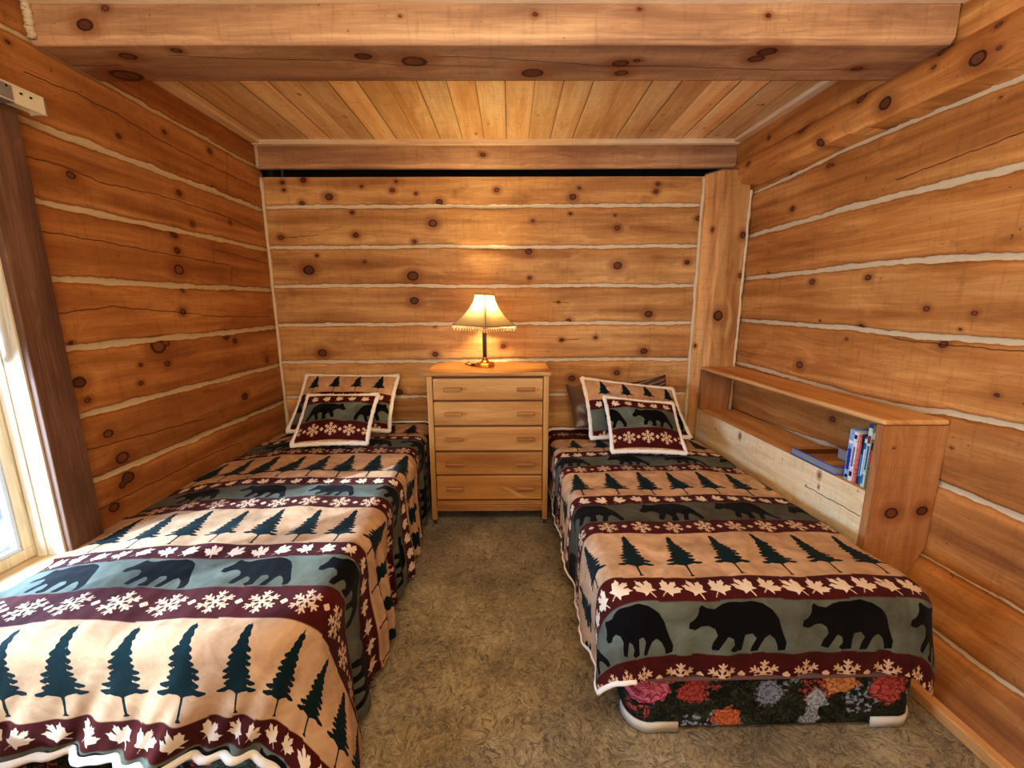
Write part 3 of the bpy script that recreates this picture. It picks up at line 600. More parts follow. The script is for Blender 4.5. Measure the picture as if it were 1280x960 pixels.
# ------------------------------------------------------------------ bedspread surface
def drape(u, v, xl, xr, yf, R, ztop, sag, side_fl, foot_fl, corner_fl, fold, seed, zmin=.012, Rc=.08, diag=0.0):
    """fabric coords -> world; v = -Y along the bed. xl / xr: where the top ends sideways, yf: where it ends at the foot, Rc: plan radius of the corners"""
    Y = -v; xlc = -9 if xl is None else xl + Rc; xrc = 9 if xr is None else xr - Rc; yc = yf + Rc
    sg = np.where(u < (xlc if xl is not None else -99), -1.0, 1.0)
    a = np.maximum(0, np.where(sg < 0, xlc - u, u - xrc)); b = np.maximum(0, yc - Y)
    bu = np.clip(u, xlc, xrc); bv = np.maximum(Y, yc)
    r0 = np.hypot(a, b) + 1e-9; phi = np.arctan2(b, a); cx, cy = a / r0, b / r0
    base = np.minimum(r0, Rc); r = np.maximum(0, r0 - Rc)
    th = np.minimum(r / R, np.pi / 2); rest = np.maximum(0, r - R * np.pi / 2)
    c2 = np.sin(2 * phi) ** 2; fl = side_fl * cx ** 2 + foot_fl * cy ** 2 + corner_fl * c2
    per = bv - phi * (Rc + .12) - np.where(b > 0, np.where(sg < 0, bu - xlc, xrc - bu), 0) + diag * b
    rp = wob(per, seed, 1.9, 5) * .9 + .45 * wob(per, seed + 3, 4.6, 3)
    hd = np.clip((2.62 - Y) / .35, .12, 1); fl = fl * hd
    top = ztop + sag
    rest = np.minimum(rest, (top - zmin - R) / np.cos(fl))
    amp = fold * np.clip(rest / .26, 0, 1.3) * hd
    h = base + R * np.sin(th) + rest * np.sin(fl) + amp * rp
    w = R * (1 - np.cos(th)) + rest * np.cos(fl)
    z = top - w
    wr = wob2(bu, bv, seed + 20, 2.4) * .007 + wob2(bu, bv, seed + 21, 6.5, 10) * .0026
    flat = np.clip(1 - w / .06, 0, 1)
    z = np.maximum(z + wr * (.3 + .7 * flat), zmin * .8)
    x = bu + sg * h * cx + .005 * wob2(u, v, seed + 9, 2.2) * (1 - flat); y = bv - h * cy
    return np.stack([x, y, z], -1)
def thick_hem(Pedge, r=.011):
    return [tuple(p) for p in Pedge[::3]]

# left bedspread --------------------------------------------------
LB = [('leaf', -3.10, -3.02), ('bear', -3.02, -2.86), ('snow', -2.86, -2.80), ('tree', -2.92, -2.64), ('leaf', -2.64, -2.57), ('bear', -2.57, -2.40), ('snow', -2.40, -2.285), ('tree', -2.285, -1.955), ('leaf', -1.955, -1.875), ('bear', -1.875, -1.735), ('snow', -1.735, -1.635), ('tree', -1.635, -1.370), ('leaf', -1.370, -1.288), ('bear', -1.288, -1.140), ('snow', -1.140, -1.005), ('tree', -1.005, -.735), ('leaf', -.735, -.650), ('bear', -.650, -.50), ('snow', -.5, -.3)]
phL = {'tree': (-1.091, .150), 'bear': (-1.135, .315), 'leaf': (-1.12, .080), 'snow': (-1.136, .133)}
us = np.arange(-1.655, -.02, .0042); vs = np.arange(-2.975, -.615, .0042)
Ug, Vg = np.meshgrid(us, vs, indexing='ij')
sagL = -.055 * np.clip((-1.25 - Ug) / .4, 0, 1) ** 1.5 - .012 * np.clip((-Vg - 2.3) / .6, 0, 1)
PL = drape(Ug, Vg, None, -.585, .985, .065, .572, sagL, .02, .10, .16, .038, 5, Rc=.17, diag=.6)
PL[..., 0] -= (PL[..., 1] - 1.25) * .030 * np.clip((Ug + 1.3) / .6, 0, 1)
# soft diagonal folds on the foot drop
fo_ = np.clip((.93 - PL[..., 1]) / .05, 0, 1) if False else 0
base, mot, ms = pattern(Ug + .008 * wob2(Ug, Vg, 3, .9), Vg + .008 * wob2(Ug, Vg, 4, .8), LB, phL, 1)
me = grid_mesh('bedspread', PL); cattr(me, 'bc', base); cattr(me, 'mc', mot); fattr(me, 'ms', ms)
bedL = put('bedspread', me, M['fleece'])
tag(bedL, 'lodge print fleece bedspread with bears and pines on the bed beside the window', 'bedspread', 'lodge print bedspreads')
MB().tube(thick_hem(PL[:, -1]), .012, 8).build('hem', M['sherpa'], bedL, True)
MB().tube(thick_hem(PL[150:, 0]), .012, 8).build('hem', M['sherpa'], bedL, True)

# right bedspread --------------------------------------------------
RB = [('snow', -3.10, -2.95), ('tree', -3.0, -2.435), ('leaf', -2.435, -2.345), ('bear', -2.345, -2.205), ('snow', -2.205, -2.115), ('tree', -2.115, -1.83), ('leaf', -1.83, -1.75), ('bear', -1.75, -1.595), ('snow', -1.595, -1.502), ('tree', -1.502, -1.235), ('leaf', -1.235, -1.135), ('bear', -1.135, -.955), ('snow', -.955, -.80), ('tree', -.8, -.4)]
RB[1] = ('tree', -2.70, -2.435); RB.insert(1, ('snow', -2.95, -2.70))
phR = {'tree': (.611, .168), 'bear': (.70, .345), 'leaf': (.51, .079), 'snow': (.663, .132)}
us = np.arange(-.03, 1.50, .0042); vs = np.arange(-2.965, -.850, .0042)
Ug, Vg = np.meshgrid(us, vs, indexing='ij')
# ragged limits: the right side and foot are tucked, the left side hangs
nu = len(us); 
Uh = np.where(Ug > 1.325, 1.325 + (Ug - 1.325) * (.55 + .5 * np.clip((-1.5 - Vg) / -.4, 0, 1)), Ug)
sagR = .006 * np.cos((Ug - .8) * 3) - .02 * np.clip((-Vg - 2.5) / .45, 0, 1) - .018 * np.clip((Ug - 1.1) / .3, 0, 1)
Vh = np.where(Vg > -1.17, -1.17 + (Vg + 1.17) * .93, Vg)
cutc = np.clip((.35 - Uh) / .38, 0, 1) * np.clip((Vh + 1.17) / .3, 0, 1); Vd = Vh - .10 * cutc
PR = drape(Uh + .10 * cutc, Vd, .350, 1.325, 1.17, .06, .522, sagR, .03, .02, .14, .016, 15, Rc=.07)
PR[..., 0] -= np.maximum(0, PR[..., 1] - 1.15) * .030 * np.clip((Ug - .7) / .5, 0, 1)
base, mot, ms = pattern(Ug + .006 * wob2(Ug, Vg, 6, .9), Vh + .006 * wob2(Ug, Vg, 7, .8), RB, phR, 1, greens=(8, 7, 9))
me = grid_mesh('bedspread', PR); cattr(me, 'bc', base); cattr(me, 'mc', mot); fattr(me, 'ms', ms)
ang = .018; piv = Vector((.4, 1.15, 0))
ROT = Matrix.Translation(piv) @ Matrix.Rotation(ang, 4, 'Z') @ Matrix.Translation(-piv)
me.transform(ROT)
bedR = put('bedspread', me, M['fleece'])
tag(bedR, 'lodge print fleece bedspread with bears and pines on the bed beside the bookshelf', 'bedspread', 'lodge print bedspreads')
def rp(A): return [tuple(ROT @ Vector(p)) for p in A[::3]]
MB().tube(rp(PR[:88, -1]), .008, 8).build('hem', M['sherpa'], bedR, True)
MB().tube(rp(PR[0, :]), .006, 8).build('hem', M['sherpa'], bedR, True)
MB().tube(rp(PR[:, 0]), .016, 8).build('hem', M['sherpa'], bedR, True)

# ------------------------------------------------------------------ mattresses and box springs
def floral():
    N = NT('dark_floral_ticking'); tc0 = N.n('ShaderNodeTexCoord').outputs['Object']; wz = N.n('ShaderNodeTexNoise'); N.set(wz.inputs['Vector'], tc0); wz.inputs['Scale'].default_value = 24; wz.inputs['Detail'].default_value = 4
    wc = N.n('ShaderNodeVectorMath', operation='SUBTRACT'); N.set(wc.inputs[0], wz.outputs['Color']); wc.inputs[1].default_value = (.5, .5, .5)
    wsc = N.n('ShaderNodeVectorMath', operation='SCALE'); N.set(wsc.inputs[0], wc.outputs[0]); wsc.inputs['Scale'].default_value = .05; tc = N.vadd(tc0, wsc.outputs[0])
    sx = N.n('ShaderNodeSeparateXYZ'); N.set(sx.inputs[0], tc)
    cb = N.n('ShaderNodeCombineXYZ'); N.set(cb.inputs[0], N.math('ADD', sx.outputs[0], sx.outputs[1])); N.set(cb.inputs[1], sx.outputs[2])
    p = cb.outputs[0]; w = N.n('ShaderNodeTexNoise'); N.set(w.inputs['Vector'], p); w.inputs['Scale'].default_value = 30
    base = N.ramp(N.noise(p, 14.0, 5.0, .65, 1.2), [(.35, S(22, 26, 24)), (.55, S(34, 40, 34)), (.75, S(74, 82, 58))])
    leafy = N.noise(N.vmul(p, (1.0, .6, 1.0)), 26.0, 3.0, .6, 2.5)
    c = N.mix(N.ss(N.math('ABSOLUTE', N.math('SUBTRACT', leafy, .5)), 0.0, .03, .6, 0.0), base, S(108, 112, 80))
    def clump(c, seed, scale, petal, col1, col2, thr):
        v = N.n('ShaderNodeTexVoronoi', feature='F1'); v.voronoi_dimensions = '2D'; N.set(v.inputs['Vector'], N.vadd(p, (seed, seed * .37, 0))); v.inputs['Scale'].default_value = scale
        v2 = N.n('ShaderNodeTexVoronoi', feature='F1'); v2.voronoi_dimensions = '2D'; N.set(v2.inputs['Vector'], p); v2.inputs['Scale'].default_value = petal
        d2 = v2.outputs['Distance']; keep = N.ss(N.math('ADD', v.outputs['Distance'], N.math('MULTIPLY', w.outputs['Fac'], .10)), thr, thr + .04, 1.0, 0.0)
        pm = N.ss(d2, .36, .46, 1.0, 0.0); sh = N.mix(N.ss(d2, .0, .42), col1, col2)
        return N.mix(N.math('MULTIPLY', keep, pm), c, sh)
    c = clump(c, 1.3, 4.6, 62.0, S(196, 104, 92), S(130, 48, 46), .30)
    c = clump(c, 4.9, 4.2, 54.0, S(176, 186, 198), S(92, 102, 118), .30)
    return N, c, p
N, c, p = floral()
def flower(N, c, p, cx, cz, r, c1, c2, n=9):
    s = N.n('ShaderNodeVectorMath', operation='SUBTRACT'); N.set(s.inputs[0], p); s.inputs[1].default_value = (cx, cz, 0)
    sx = N.n('ShaderNodeSeparateXYZ'); N.set(sx.inputs[0], s.outputs[0])
    an = N.math('ARCTAN2', sx.outputs[1], sx.outputs[0]); ln = N.n('ShaderNodeVectorMath', operation='LENGTH'); N.set(ln.inputs[0], s.outputs[0])
    d = N.math('DIVIDE', ln.outputs['Value'], r)
    pet = N.math('ABSOLUTE', N.math('SINE', N.math('ADD', N.math('MULTIPLY', an, n / 2), N.math('MULTIPLY', d, 3.0))))
    edge = N.math('SUBTRACT', d, N.math('MULTIPLY', pet, .28))
    col = N.mix(N.ss(N.math('FRACT', N.math('ADD', N.math('MULTIPLY', d, 2.6), N.math('MULTIPLY', pet, .55))), .1, .9), c1, c2)
    return N.mix(N.ss(edge, .70, .76, 1.0, 0.0), c, col)
# big blooms along the foot (coordinate = x + y on the front face, y about 1.15)
for (bx, bz, r, c1, c2, n) in ((.455, .185, .075, S(222, 130, 148), S(146, 56, 78), 11), (1.255, .165, .070, S(206, 104, 96), S(138, 50, 52), 11), (1.09, .20, .062, S(226, 168, 112), S(168, 104, 62), 8),
                               (.72, .055, .048, S(218, 134, 90), S(168, 82, 50), 7), (1.02, .12, .045, S(192, 200, 206), S(120, 130, 140), 5), (1.00, .05, .042, S(180, 186, 188), S(104, 112, 112), 5), (.60, .17, .05, S(190, 88, 80), S(120, 46, 46), 13), (.85, .15, .055, S(158, 168, 184), S(84, 94, 110), 13)):
    c = flower(N, c, p, bx + 1.15, bz, r, c1, c2, n)
f = N.n('ShaderNodeTexCoord'); N.bsdf(c, .75, normal=N.bump(N.noise(f.outputs['Object'], 500, 2, .6), .001, .5), spec=.2)
M['floral'] = N.m
M['ticking'] = simple('pinkish_brown_piping', S(140, 112, 104), .8, bump=.002)
M['guard'] = simple('white_plastic_guard', S(228, 222, 206), .45)
def rounded_slab(mb, x0, y0, x1, y1, z0, z1, R, zr=.012):
    pts = []
    for (cx, cy, a0) in ((x1 - R, y1 - R, 0), (x0 + R, y1 - R, 90), (x0 + R, y0 + R, 180), (x1 - R, y0 + R, 270)):
        for k in range(9): a = math.radians(a0 + 90 * k / 8); pts.append((cx + R * math.cos(a), cy + R * math.sin(a)))
    rings = []
    cx, cy = (x0 + x1) / 2, (y0 + y1) / 2
    for z, ins in ((z0, zr), (z0 + zr * .3, zr * .3), (z0 + zr, 0), (z1 - zr, 0), (z1 - zr * .3, zr * .3), (z1, zr)):
        rings.append([mb.bm.verts.new((x + (cx - x) * ins / abs(x1 - x0) * 2, y + (cy - y) * ins / abs(y1 - y0) * 2, z)) for x, y in pts])
    n = len(pts)
    for A, B in zip(rings, rings[1:]):
        for k in range(n): mb.bm.faces.new((A[k], A[(k + 1) % n], B[(k + 1) % n], B[k]))
    mb.bm.faces.new(rings[0][::-1]); mb.bm.faces.new(rings[-1]); return pts
def bed_base(x0, x1, y0, y1, zt, mt, lab_b, lab_m, mat4=None, boxx=None):
    bx0, bx1 = boxx or (x0, x1)
    mb = MB(); pts = rounded_slab(mb, bx0, y0, bx1, y1, .018, zt, .075)
    me = mb.mesh('box_spring'); 
    e = put('box_spring', me, M['floral'], smooth=False); tag(e, lab_b, 'box spring')
    t = MB(); t.tube([(x, y, zt - .006) for x, y in pts], .010, 8, True); ch = [t.build('piping', M['ticking'], e, True)]
    for sgn in (0, 1):
        g = MB(); cx = bx0 + .075 if sgn == 0 else bx1 - .075; a0, a1 = (172, 282) if sgn == 0 else (262, 368)
        n = 16; prof = []
        ext = .03
        for k in range(n + 1):
            a = math.radians(a0 + (a1 - a0) * k / n); prof.append((cx + .079 * math.cos(a), y0 + .075 + .079 * math.sin(a)))
        if sgn == 0: prof += [(bx0 + .165, y0 - .003)]
        else: prof = [(bx1 - .165, y0 - .003)] + prof
        A = [g.bm.verts.new((x, y, .010)) for x, y in prof]; B = [g.bm.verts.new((x, y, .048)) for x, y in prof]
        for k in range(len(prof) - 1): g.bm.faces.new((A[k], A[k + 1], B[k + 1], B[k]))
        m_ = g.mesh('corner_guard'); o = put('corner_guard', m_, M['guard'], e, True); sd = o.modifiers.new('s', 'SOLIDIFY'); sd.thickness = .005; sd.offset = 0; ch.append(o)
    lg = MB()
    for (fx, fy) in ((bx0 + .12, y0 + .14), (bx1 - .12, y0 + .14), (bx0 + .12, y1 - .12), (bx1 - .12, y1 - .12)):
        MB().lathe([(.02, 0), (.025, .006), (.025, .018)], fx, fy, 12).build('foot', M['black'], e)
    mb = MB(); pts = rounded_slab(mb, x0, y0 + .03, x1, y1, zt + .002, mt, .09, .02)
    o = mb.build('mattress', simple('quilted_mattress', S(186, 168, 150), .8, bump=.003), smooth=True); tag(o, lab_m, 'mattress')
    if mat4 is not None: e.matrix_world = mat4 @ e.matrix_world; o.matrix_world = mat4 @ o.matrix_world
bed_base(.375, 1.315, 1.15, 2.93, .225, .478, 'dark floral box spring showing below the bedspread nearest the bookshelf', 'thick mattress hidden under the bedspread nearest the bookshelf', ROT, (.39, 1.375))
bed_base(-1.56, -.60, .985, 2.93, .225, .478, 'box spring below the bedspread of the bed by the window', 'mattress under the bedspread of the bed by the window')

# ------------------------------------------------------------------ pillows
def pillow(name, corners, thick, fmap, label, cat, group, mat, puff=2.2, cordr=.014, pinch=.05, seed=0, cord=True, nx=130, ny=90):
    BL, BR, TR, TL = [np.array(c) for c in corners]
    s = np.linspace(0, 1, nx); t = np.linspace(0, 1, ny); Sg, Tg = np.meshgrid(s, t, indexing='ij')
    # edges bow inward a little between the corners
    Sx = Sg + pinch * (0.5 - Sg) * (1 - (2 * Tg - 1) ** 2) * 1.0; Tx = Tg + pinch * (0.5 - Tg) * (1 - (2 * Sg - 1) ** 2)
    P = (BL * ((1 - Sx) * (1 - Tx))[..., None] + BR * (Sx * (1 - Tx))[..., None] + TR * (Sx * Tx)[..., None] + TL * ((1 - Sx) * Tx)[..., None])
    n = np.cross(BR - BL, TL - BL); n /= np.linalg.norm(n)      # points toward the camera / up
    if n[1] > 0: n = -n
    prof = (1 - np.abs(2 * Sg - 1) ** puff) ** .62 * (1 - np.abs(2 * Tg - 1) ** puff) ** .62
    wr = wob2(Sg, Tg, seed + 60, 1.5) * .012 * prof
    Fm = P + n * (thick * prof + wr)[..., None]; Bk = P - n * (thick * .75 * prof)[..., None]
    # small hanging: front and back as one closed surface
    mf = grid_mesh(name, Fm, flip=False); mbk = grid_mesh(name + '_b', Bk, flip=True)
    if fmap:
        base, mot, ms = fmap(Sg, Tg)
        cattr(mf, 'bc', base); cattr(mf, 'mc', mot); fattr(mf, 'ms', ms)
    bm = bmesh.new(); bm.from_mesh(mf); k = len(bm.verts)
    if fmap:
        cattr(mbk, 'bc', np.broadcast_to(CREAM, base.shape)); cattr(mbk, 'mc', np.broadcast_to(CREAM, base.shape)); fattr(mbk, 'ms', np.full(ms.shape, .05))
    bm.from_mesh(mbk)
    bmesh.ops.remove_doubles(bm, verts=[v for v in bm.verts if v.is_boundary], dist=.0004)
    me = bpy.data.meshes.new(name); bm.to_mesh(me); bm.free()
    o = put(name, me, mat, smooth=True); tag(o, label, cat, group)
    if cord:
        ring = [P[i, 0] for i in range(0, nx, 4)] + [P[-1, j] for j in range(0, ny, 4)] + [P[i, -1] for i in range(nx - 1, -1, -4)] + [P[0, j] for j in range(ny - 1, -1, -4)]
        r = [cordr * (1 + .18 * math.sin(i * 1.9) * math.sin(i * .7)) for i in range(len(ring))]
        MB().tube(ring, r, 8, True).build('sherpa_edging', M['sherpa'], o, True)
    return o
def pmap(w, h, bands, ph, flip):
    def f(Sg, Tg): return pattern((Sg - .5) * w, (1 - Tg) * h, [(k, a * h, b * h) for k, a, b in bands], ph, flip)
    return f
big = [('tree', -.02, .40), ('leaf', .40, .56), ('bear', .56, .90), ('snow', .90, 1.1)]
sml = [('tree', -.45, .05), ('leaf', .05, .24), ('bear', .24, .63), ('snow', .63, .96), ('tree', .96, 1.5)]
pillow('pillow', [(-1.444, 2.591, .612), (-.785, 2.598, .612), (-.795, 2.925, .918), (-1.447, 2.925, .927)], .065, pmap(.66, .45, big, {'tree': (-.24, .155), 'leaf': (0, .085), 'bear': (.20, .30), 'snow': (0, .12)}, -1),
       'large lodge print pillow against the back wall on the bed beside the window', 'pillow', 'lodge print pillows', M['fleece'], seed=1)
pillow('pillow', [(-1.276, 2.315, .612), (-.847, 2.351, .612), (-.849, 2.62, .850), (-1.30, 2.62, .847)], .055, pmap(.45, .38, sml, {'tree': (-.1, .155), 'leaf': (0, .080), 'bear': (-.06, .31), 'snow': (0, .112)}, -1),
       'small lodge print pillow in front with bear walking right, on the bed beside the window', 'pillow', 'lodge print pillows', M['fleece'], seed=2, cordr=.013)
pillow('pillow', [(.514, 2.554, .572), (1.156, 2.561, .572), (1.131, 2.84, .832), (.493, 2.84, .912)], .065, pmap(.65, .45, big, {'tree': (-.2, .155), 'leaf': (0, .085), 'bear': (-.10, .34), 'snow': (0, .12)}, 1),
       'large lodge print pillow leaning behind a smaller one on the bed beside the bookshelf', 'pillow', 'lodge print pillows', M['fleece'], seed=3)
pillow('pillow', [(.590, 2.306, .570), (1.011, 2.275, .570), (1.042, 2.6, .787), (.598, 2.6, .833)], .055, pmap(.43, .38, sml, {'tree': (-.1, .155), 'leaf': (0, .080), 'bear': (.05, .29), 'snow': (0, .112)}, 1),
       'small lodge print pillow in front with bear walking left, on the bed beside the bookshelf', 'pillow', 'lodge print pillows', M['fleece'], seed=4, cordr=.013)
satin = simple('brown_satin', S(104, 78, 66), .35, bump=.002, bscale=14, Sheen_Weight=.3, spec=.7)
def striped():
    N = NT('striped_brown_ticking'); tc = N.n('ShaderNodeTexCoord').outputs['Object']; sx = N.n('ShaderNodeSeparateXYZ'); N.set(sx.inputs[0], tc)
    q = N.math('ADD', N.math('MULTIPLY', sx.outputs[2], 1.0), N.math('MULTIPLY', sx.outputs[0], -.35))
    st = N.math('FRACT', N.math('MULTIPLY', q, 34.0)); c = N.mix(N.ss(st, .78, .86), S(84, 60, 52), S(176, 156, 148)); N.bsdf(c, .5, spec=.4); return N.m
pillow('pillow', [(.435, 2.745, .58), (.80, 2.72, .58), (.80, 2.86, .80), (.395, 2.935, .854)], .035, None, 'plain brown satin pillow standing behind the lodge print pillows', 'pillow', None, satin, cord=False, seed=6, nx=50, ny=40)
pillow('pillow', [(.83, 2.87, .53), (1.14, 2.87, .53), (1.118, 2.955, .915), (.82, 2.955, .85)], .022, None, 'dark brown striped pillow at the back, its corner rising beside the post', 'pillow', None, striped(), cord=False, seed=7, nx=50, ny=40)

# ------------------------------------------------------------------ dresser
dr = empty('chest_of_drawers', (-.14, 2.5, 0), 'honey birch chest of five drawers standing between the two beds', 'chest of drawers')
X0, X1, DY0, DY1 = -.513, .237, 2.504, 2.955
for (a, b) in ((X0, X0 + .034), (X1 - .034, X1)):
    MB().box(a, DY0, .035, b, DY0 + .045, .988, .004).build('post', M['dress_z'], dr)
    MB().box(a, DY1 - .045, .035, b, DY1, .988, .004).build('post', M['dress_z'], dr)
    MB().box(a + .006, DY0 + .04, .12, b - .006, DY1 - .03, .988, .002).build('side_panel', M['dress_z'], dr)
MB().box(X0 + .02, DY1 - .02, .12, X1 - .02, DY1 - .008, .985).build('back_panel', M['dress_z'], dr)
MB().box(X0 - .012, DY0 - .014, .988, X1 + .012, DY1 + .008, 1.012, .006, 3).build('top', M['dress_x'], dr)
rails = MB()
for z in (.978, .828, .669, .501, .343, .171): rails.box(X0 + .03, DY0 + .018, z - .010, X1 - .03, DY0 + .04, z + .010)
rails.build('rails', simple('shaded_rail', S(120, 80, 42), .7), dr)  # dark brown puts the shade of the drawer gaps into the rail colour
MB().box(X0 + .03, DY0 + .03, .12, X1 - .03, DY0 + .034, .985).build('gap_shade_sheet', simple('drawer_gap_shade', S(60, 36, 18), .9), dr)  # dark sheet behind the drawers, painted shade for their gaps
M['handle'] = plain_wood('handle_birch', S(206, 150, 92), S(186, 128, 70), S(150, 98, 48), 'X', .35)
for (z0, z1) in ((.838, .972), (.677, .825), (.511, .663), (.350, .496), (.180, .339)):
    d = MB().box(X0 + .038, DY0 - .002, z0, X1 - .038, DY0 + .028, z1, .004, 2).build('drawer', M['dress_x'], dr)
    zc = z0 + (z1 - z0) * .52
    for hx in (-.354, .093):
        m_ = MB(); m_.box(hx - .056, DY0 - .032, zc - .011, hx + .056, DY0 - .012, zc + .010, .005, 2)
        m_.box(hx - .045, DY0 - .016, zc - .008, hx + .045, DY0, zc + .006)
        m_.build('handle', M['handle'], d)
ap = MB(); ap.box(X0 + .034, DY0 + .012, .092, X1 - .034, DY0 + .03, .165)
for k in range(5): ap.box(X0 + .034, DY0 + .003, .096 + k * .0115, X1 - .034, DY0 + .014, .104 + k * .0115, .003)
ap.build('ribbed_apron', M['dress_x'], dr)
steel = simple('dull_steel', S(96, 88, 78), .4, .8)
for cx in (X0 + .017, X1 - .017):
    for cy in (DY0 + .022, DY1 - .022):
        m_ = MB(); m_.lathe([(.006, .018), (.006, .036)], cx, cy, 10)
        for q in (-.006, .006):
            r = bmesh.ops.create_cone(m_.bm, cap_ends=True, segments=16, radius1=.011, radius2=.011, depth=.008, matrix=Matrix.Translation((cx + q, cy, .011)) @ Matrix.Rotation(math.pi / 2, 4, 'Y'))
        m_.build('caster', steel, dr)

# ------------------------------------------------------------------ lamp
LX, LY, LZ = -.168, 2.74, 1.0125
lamp = empty('table_lamp', (LX, LY, LZ), 'lit brass and black table lamp with a fringed cream bell shade, on the chest', 'lamp')
brass = simple('polished_brass', S(206, 158, 78), .22, 1.0, var=.05)
blk = simple('black_enamel', (.012, .009, .008), .25)
MB().lathe([(.064, LZ), (.067, LZ + .004), (.067, LZ + .020), (.060, LZ + .026), (.034, LZ + .030), (.022, LZ + .040), (.013, LZ + .056), (.011, LZ + .062)], LX, LY, 8).build('base', brass, lamp)
MB().lathe([(.0125, LZ + .060), (.014, LZ + .066), (.014, LZ + .214), (.0125, LZ + .220)], LX, LY, 12).build('column', blk, lamp)
MB().lathe([(.011, LZ + .216), (.017, LZ + .220), (.017, LZ + .228), (.010, LZ + .232), (.010, LZ + .238), (.016, LZ + .246), (.016, LZ + .285), (.010, LZ + .292)], LX, LY, 20).build('socket', brass, lamp, True)
st_ = MB()
for k in range(4):
    a = math.pi / 4 + k * math.pi / 2; st_.tube([(LX + .0142 * math.cos(a), LY + .0142 * math.sin(a), LZ + .064), (LX + .0142 * math.cos(a), LY + .0142 * math.sin(a), LZ + .216)], .0016, 6)
st_.build('gold_rib', brass, lamp)
N = NT('bulb_glow'); e = N.n('ShaderNodeEmission'); e.inputs[0].default_value = (1, .74, .38, 1); e.inputs[1].default_value = 8; N.t.links.new(e.outputs[0], N.out.inputs[0])
MB().lathe([(.008, LZ + .290), (.012, LZ + .300), (.026, LZ + .325), (.030, LZ + .345), (.024, LZ + .365), (.010, LZ + .376)], LX, LY, 20).build('bulb', N.m, lamp, True)
sh_top, sh_bot = 1.488 - .012, 1.283
N = NT('cream_silk_shade'); tc = N.n('ShaderNodeTexCoord').outputs['Object']
sx = N.n('ShaderNodeSeparateXYZ'); N.set(sx.inputs[0], tc)
colr = N.mix(N.noise(tc, 90, 2, .5), S(176, 156, 118), S(160, 138, 100))
df = N.n('ShaderNodeBsdfDiffuse'); N.set(df.inputs[0], colr); tl = N.n('ShaderNodeBsdfTranslucent'); N.set(tl.inputs[0], colr)
mx = N.n('ShaderNodeMixShader'); mx.inputs[0].default_value = .30; N.t.links.new(df.outputs[0], mx.inputs[1]); N.t.links.new(tl.outputs[0], mx.inputs[2]); N.t.links.new(mx.outputs[0], N.out.inputs[0])
shade_m = N.m
TILT = Matrix.Translation((LX, LY, 1.37)) @ Matrix.Rotation(math.radians(1.6), 4, 'Y') @ Matrix.Rotation(math.radians(6), 4, 'Z') @ Matrix.Translation((-LX, -LY, -1.37))
nz = 22; ncor = 4
def shade_pt(k, t):       # corner k, t 0 bottom..1 top
    hb_ = .205 - (.205 - .064) * (1 - (1 - t) ** 1.75); a = -math.pi / 2 + k * math.pi / 2
    return Vector((LX + hb_ * math.cos(a), LY + hb_ * math.sin(a), sh_bot + (sh_top - sh_bot) * t))
sm = MB()
for k in range(4):
    rows_ = []
    for i in range(nz + 1):
        A = shade_pt(k, i / nz); B = shade_pt((k + 1) % 4, i / nz); mid = (A + B) / 2; c0 = Vector((LX, LY, mid.z))
        row = []
        for j in range(9):
            q = j / 8; p_ = A.lerp(B, q); inn = (c0 - p_) * (.07 * 4 * q * (1 - q)); row.append(sm.bm.verts.new(TILT @ (p_ + inn)))
        rows_.append(row)
    for i in range(nz):
        for j in range(8): sm.bm.faces.new((rows_[i][j], rows_[i][j + 1], rows_[i + 1][j + 1], rows_[i + 1][j]))
bmesh.ops.remove_doubles(sm.bm, verts=sm.bm.verts, dist=.0003)
shade = sm.build('lamp_shade', shade_m, lamp, False)
pip = simple('taupe_braid', S(150, 122, 92), .7)
def rim(t, name, r):
    P = []
    for k in range(4):
        A = shade_pt(k, t); B = shade_pt((k + 1) % 4, t); c0 = Vector((LX, LY, A.z))
        for j in range(8): q = j / 8; p_ = A.lerp(B, q); P.append(TILT @ (p_ + (c0 - p_) * (.07 * 4 * q * (1 - q))))
    MB().tube(P, r, 6, True).build(name, pip, shade, True); return P
rim(1.0, 'top_braid', .0035); RB_ = rim(0.0, 'bottom_braid', .004)
for k in range(4): MB().tube([TILT @ (shade_pt(k, i / 20)) for i in range(21)], .0026, 6).build('corner_braid', pip, shade, True)
fm = MB(); n = len(RB_)
for i in range(n):
    A, B = RB_[i], RB_[(i + 1) % n]
    for j in range(3):
        p_ = A.lerp(B, j / 3); zz = .018 + (.014 if (i * 3 + j) % 2 else 0) + .004 * rnd.random()
        fm.tube([p_ + Vector((0, 0, -.002)), p_ + Vector((.001 * rnd.random(), 0, -zz * .6)), p_ + Vector((0, 0, -zz))], [.0018, .0014, .0046], 6)
fm.build('beaded_fringe', simple('cream_beads', S(246, 222, 170), .5), shade, True)
sp = MB()
for a in range(3):
    an = a * 2.1 + .4; sp.tube([(LX, LY, sh_top - .012), (LX + .06 * math.cos(an), LY + .06 * math.sin(an), sh_top - .002)], .0015, 6)
sp.tube([(LX, LY, LZ + .29), (LX + .036, LY, LZ + .33), (LX + .036, LY, LZ + .38), (LX, LY, sh_top - .008), (LX - .036, LY, LZ + .38), (LX - .036, LY, LZ + .33), (LX, LY, LZ + .29)], .0014, 6)
sp.build('harp', brass, lamp)
cd = MB(); cd.tube([(LX - .064, LY, LZ + .006), (LX - .10, LY + .01, LZ + .005), (LX - .14, LY + .08, LZ + .005), (LX - .12, LY + .20, LZ + .005)], .003, 6)
cord = cd.build('power_cord', blk, lamp, True)
MB().box(LX - .094, LY - .008, LZ + .001, LX - .062, LY + .012, LZ + .018, .003).build('cord_switch', blk, lamp)

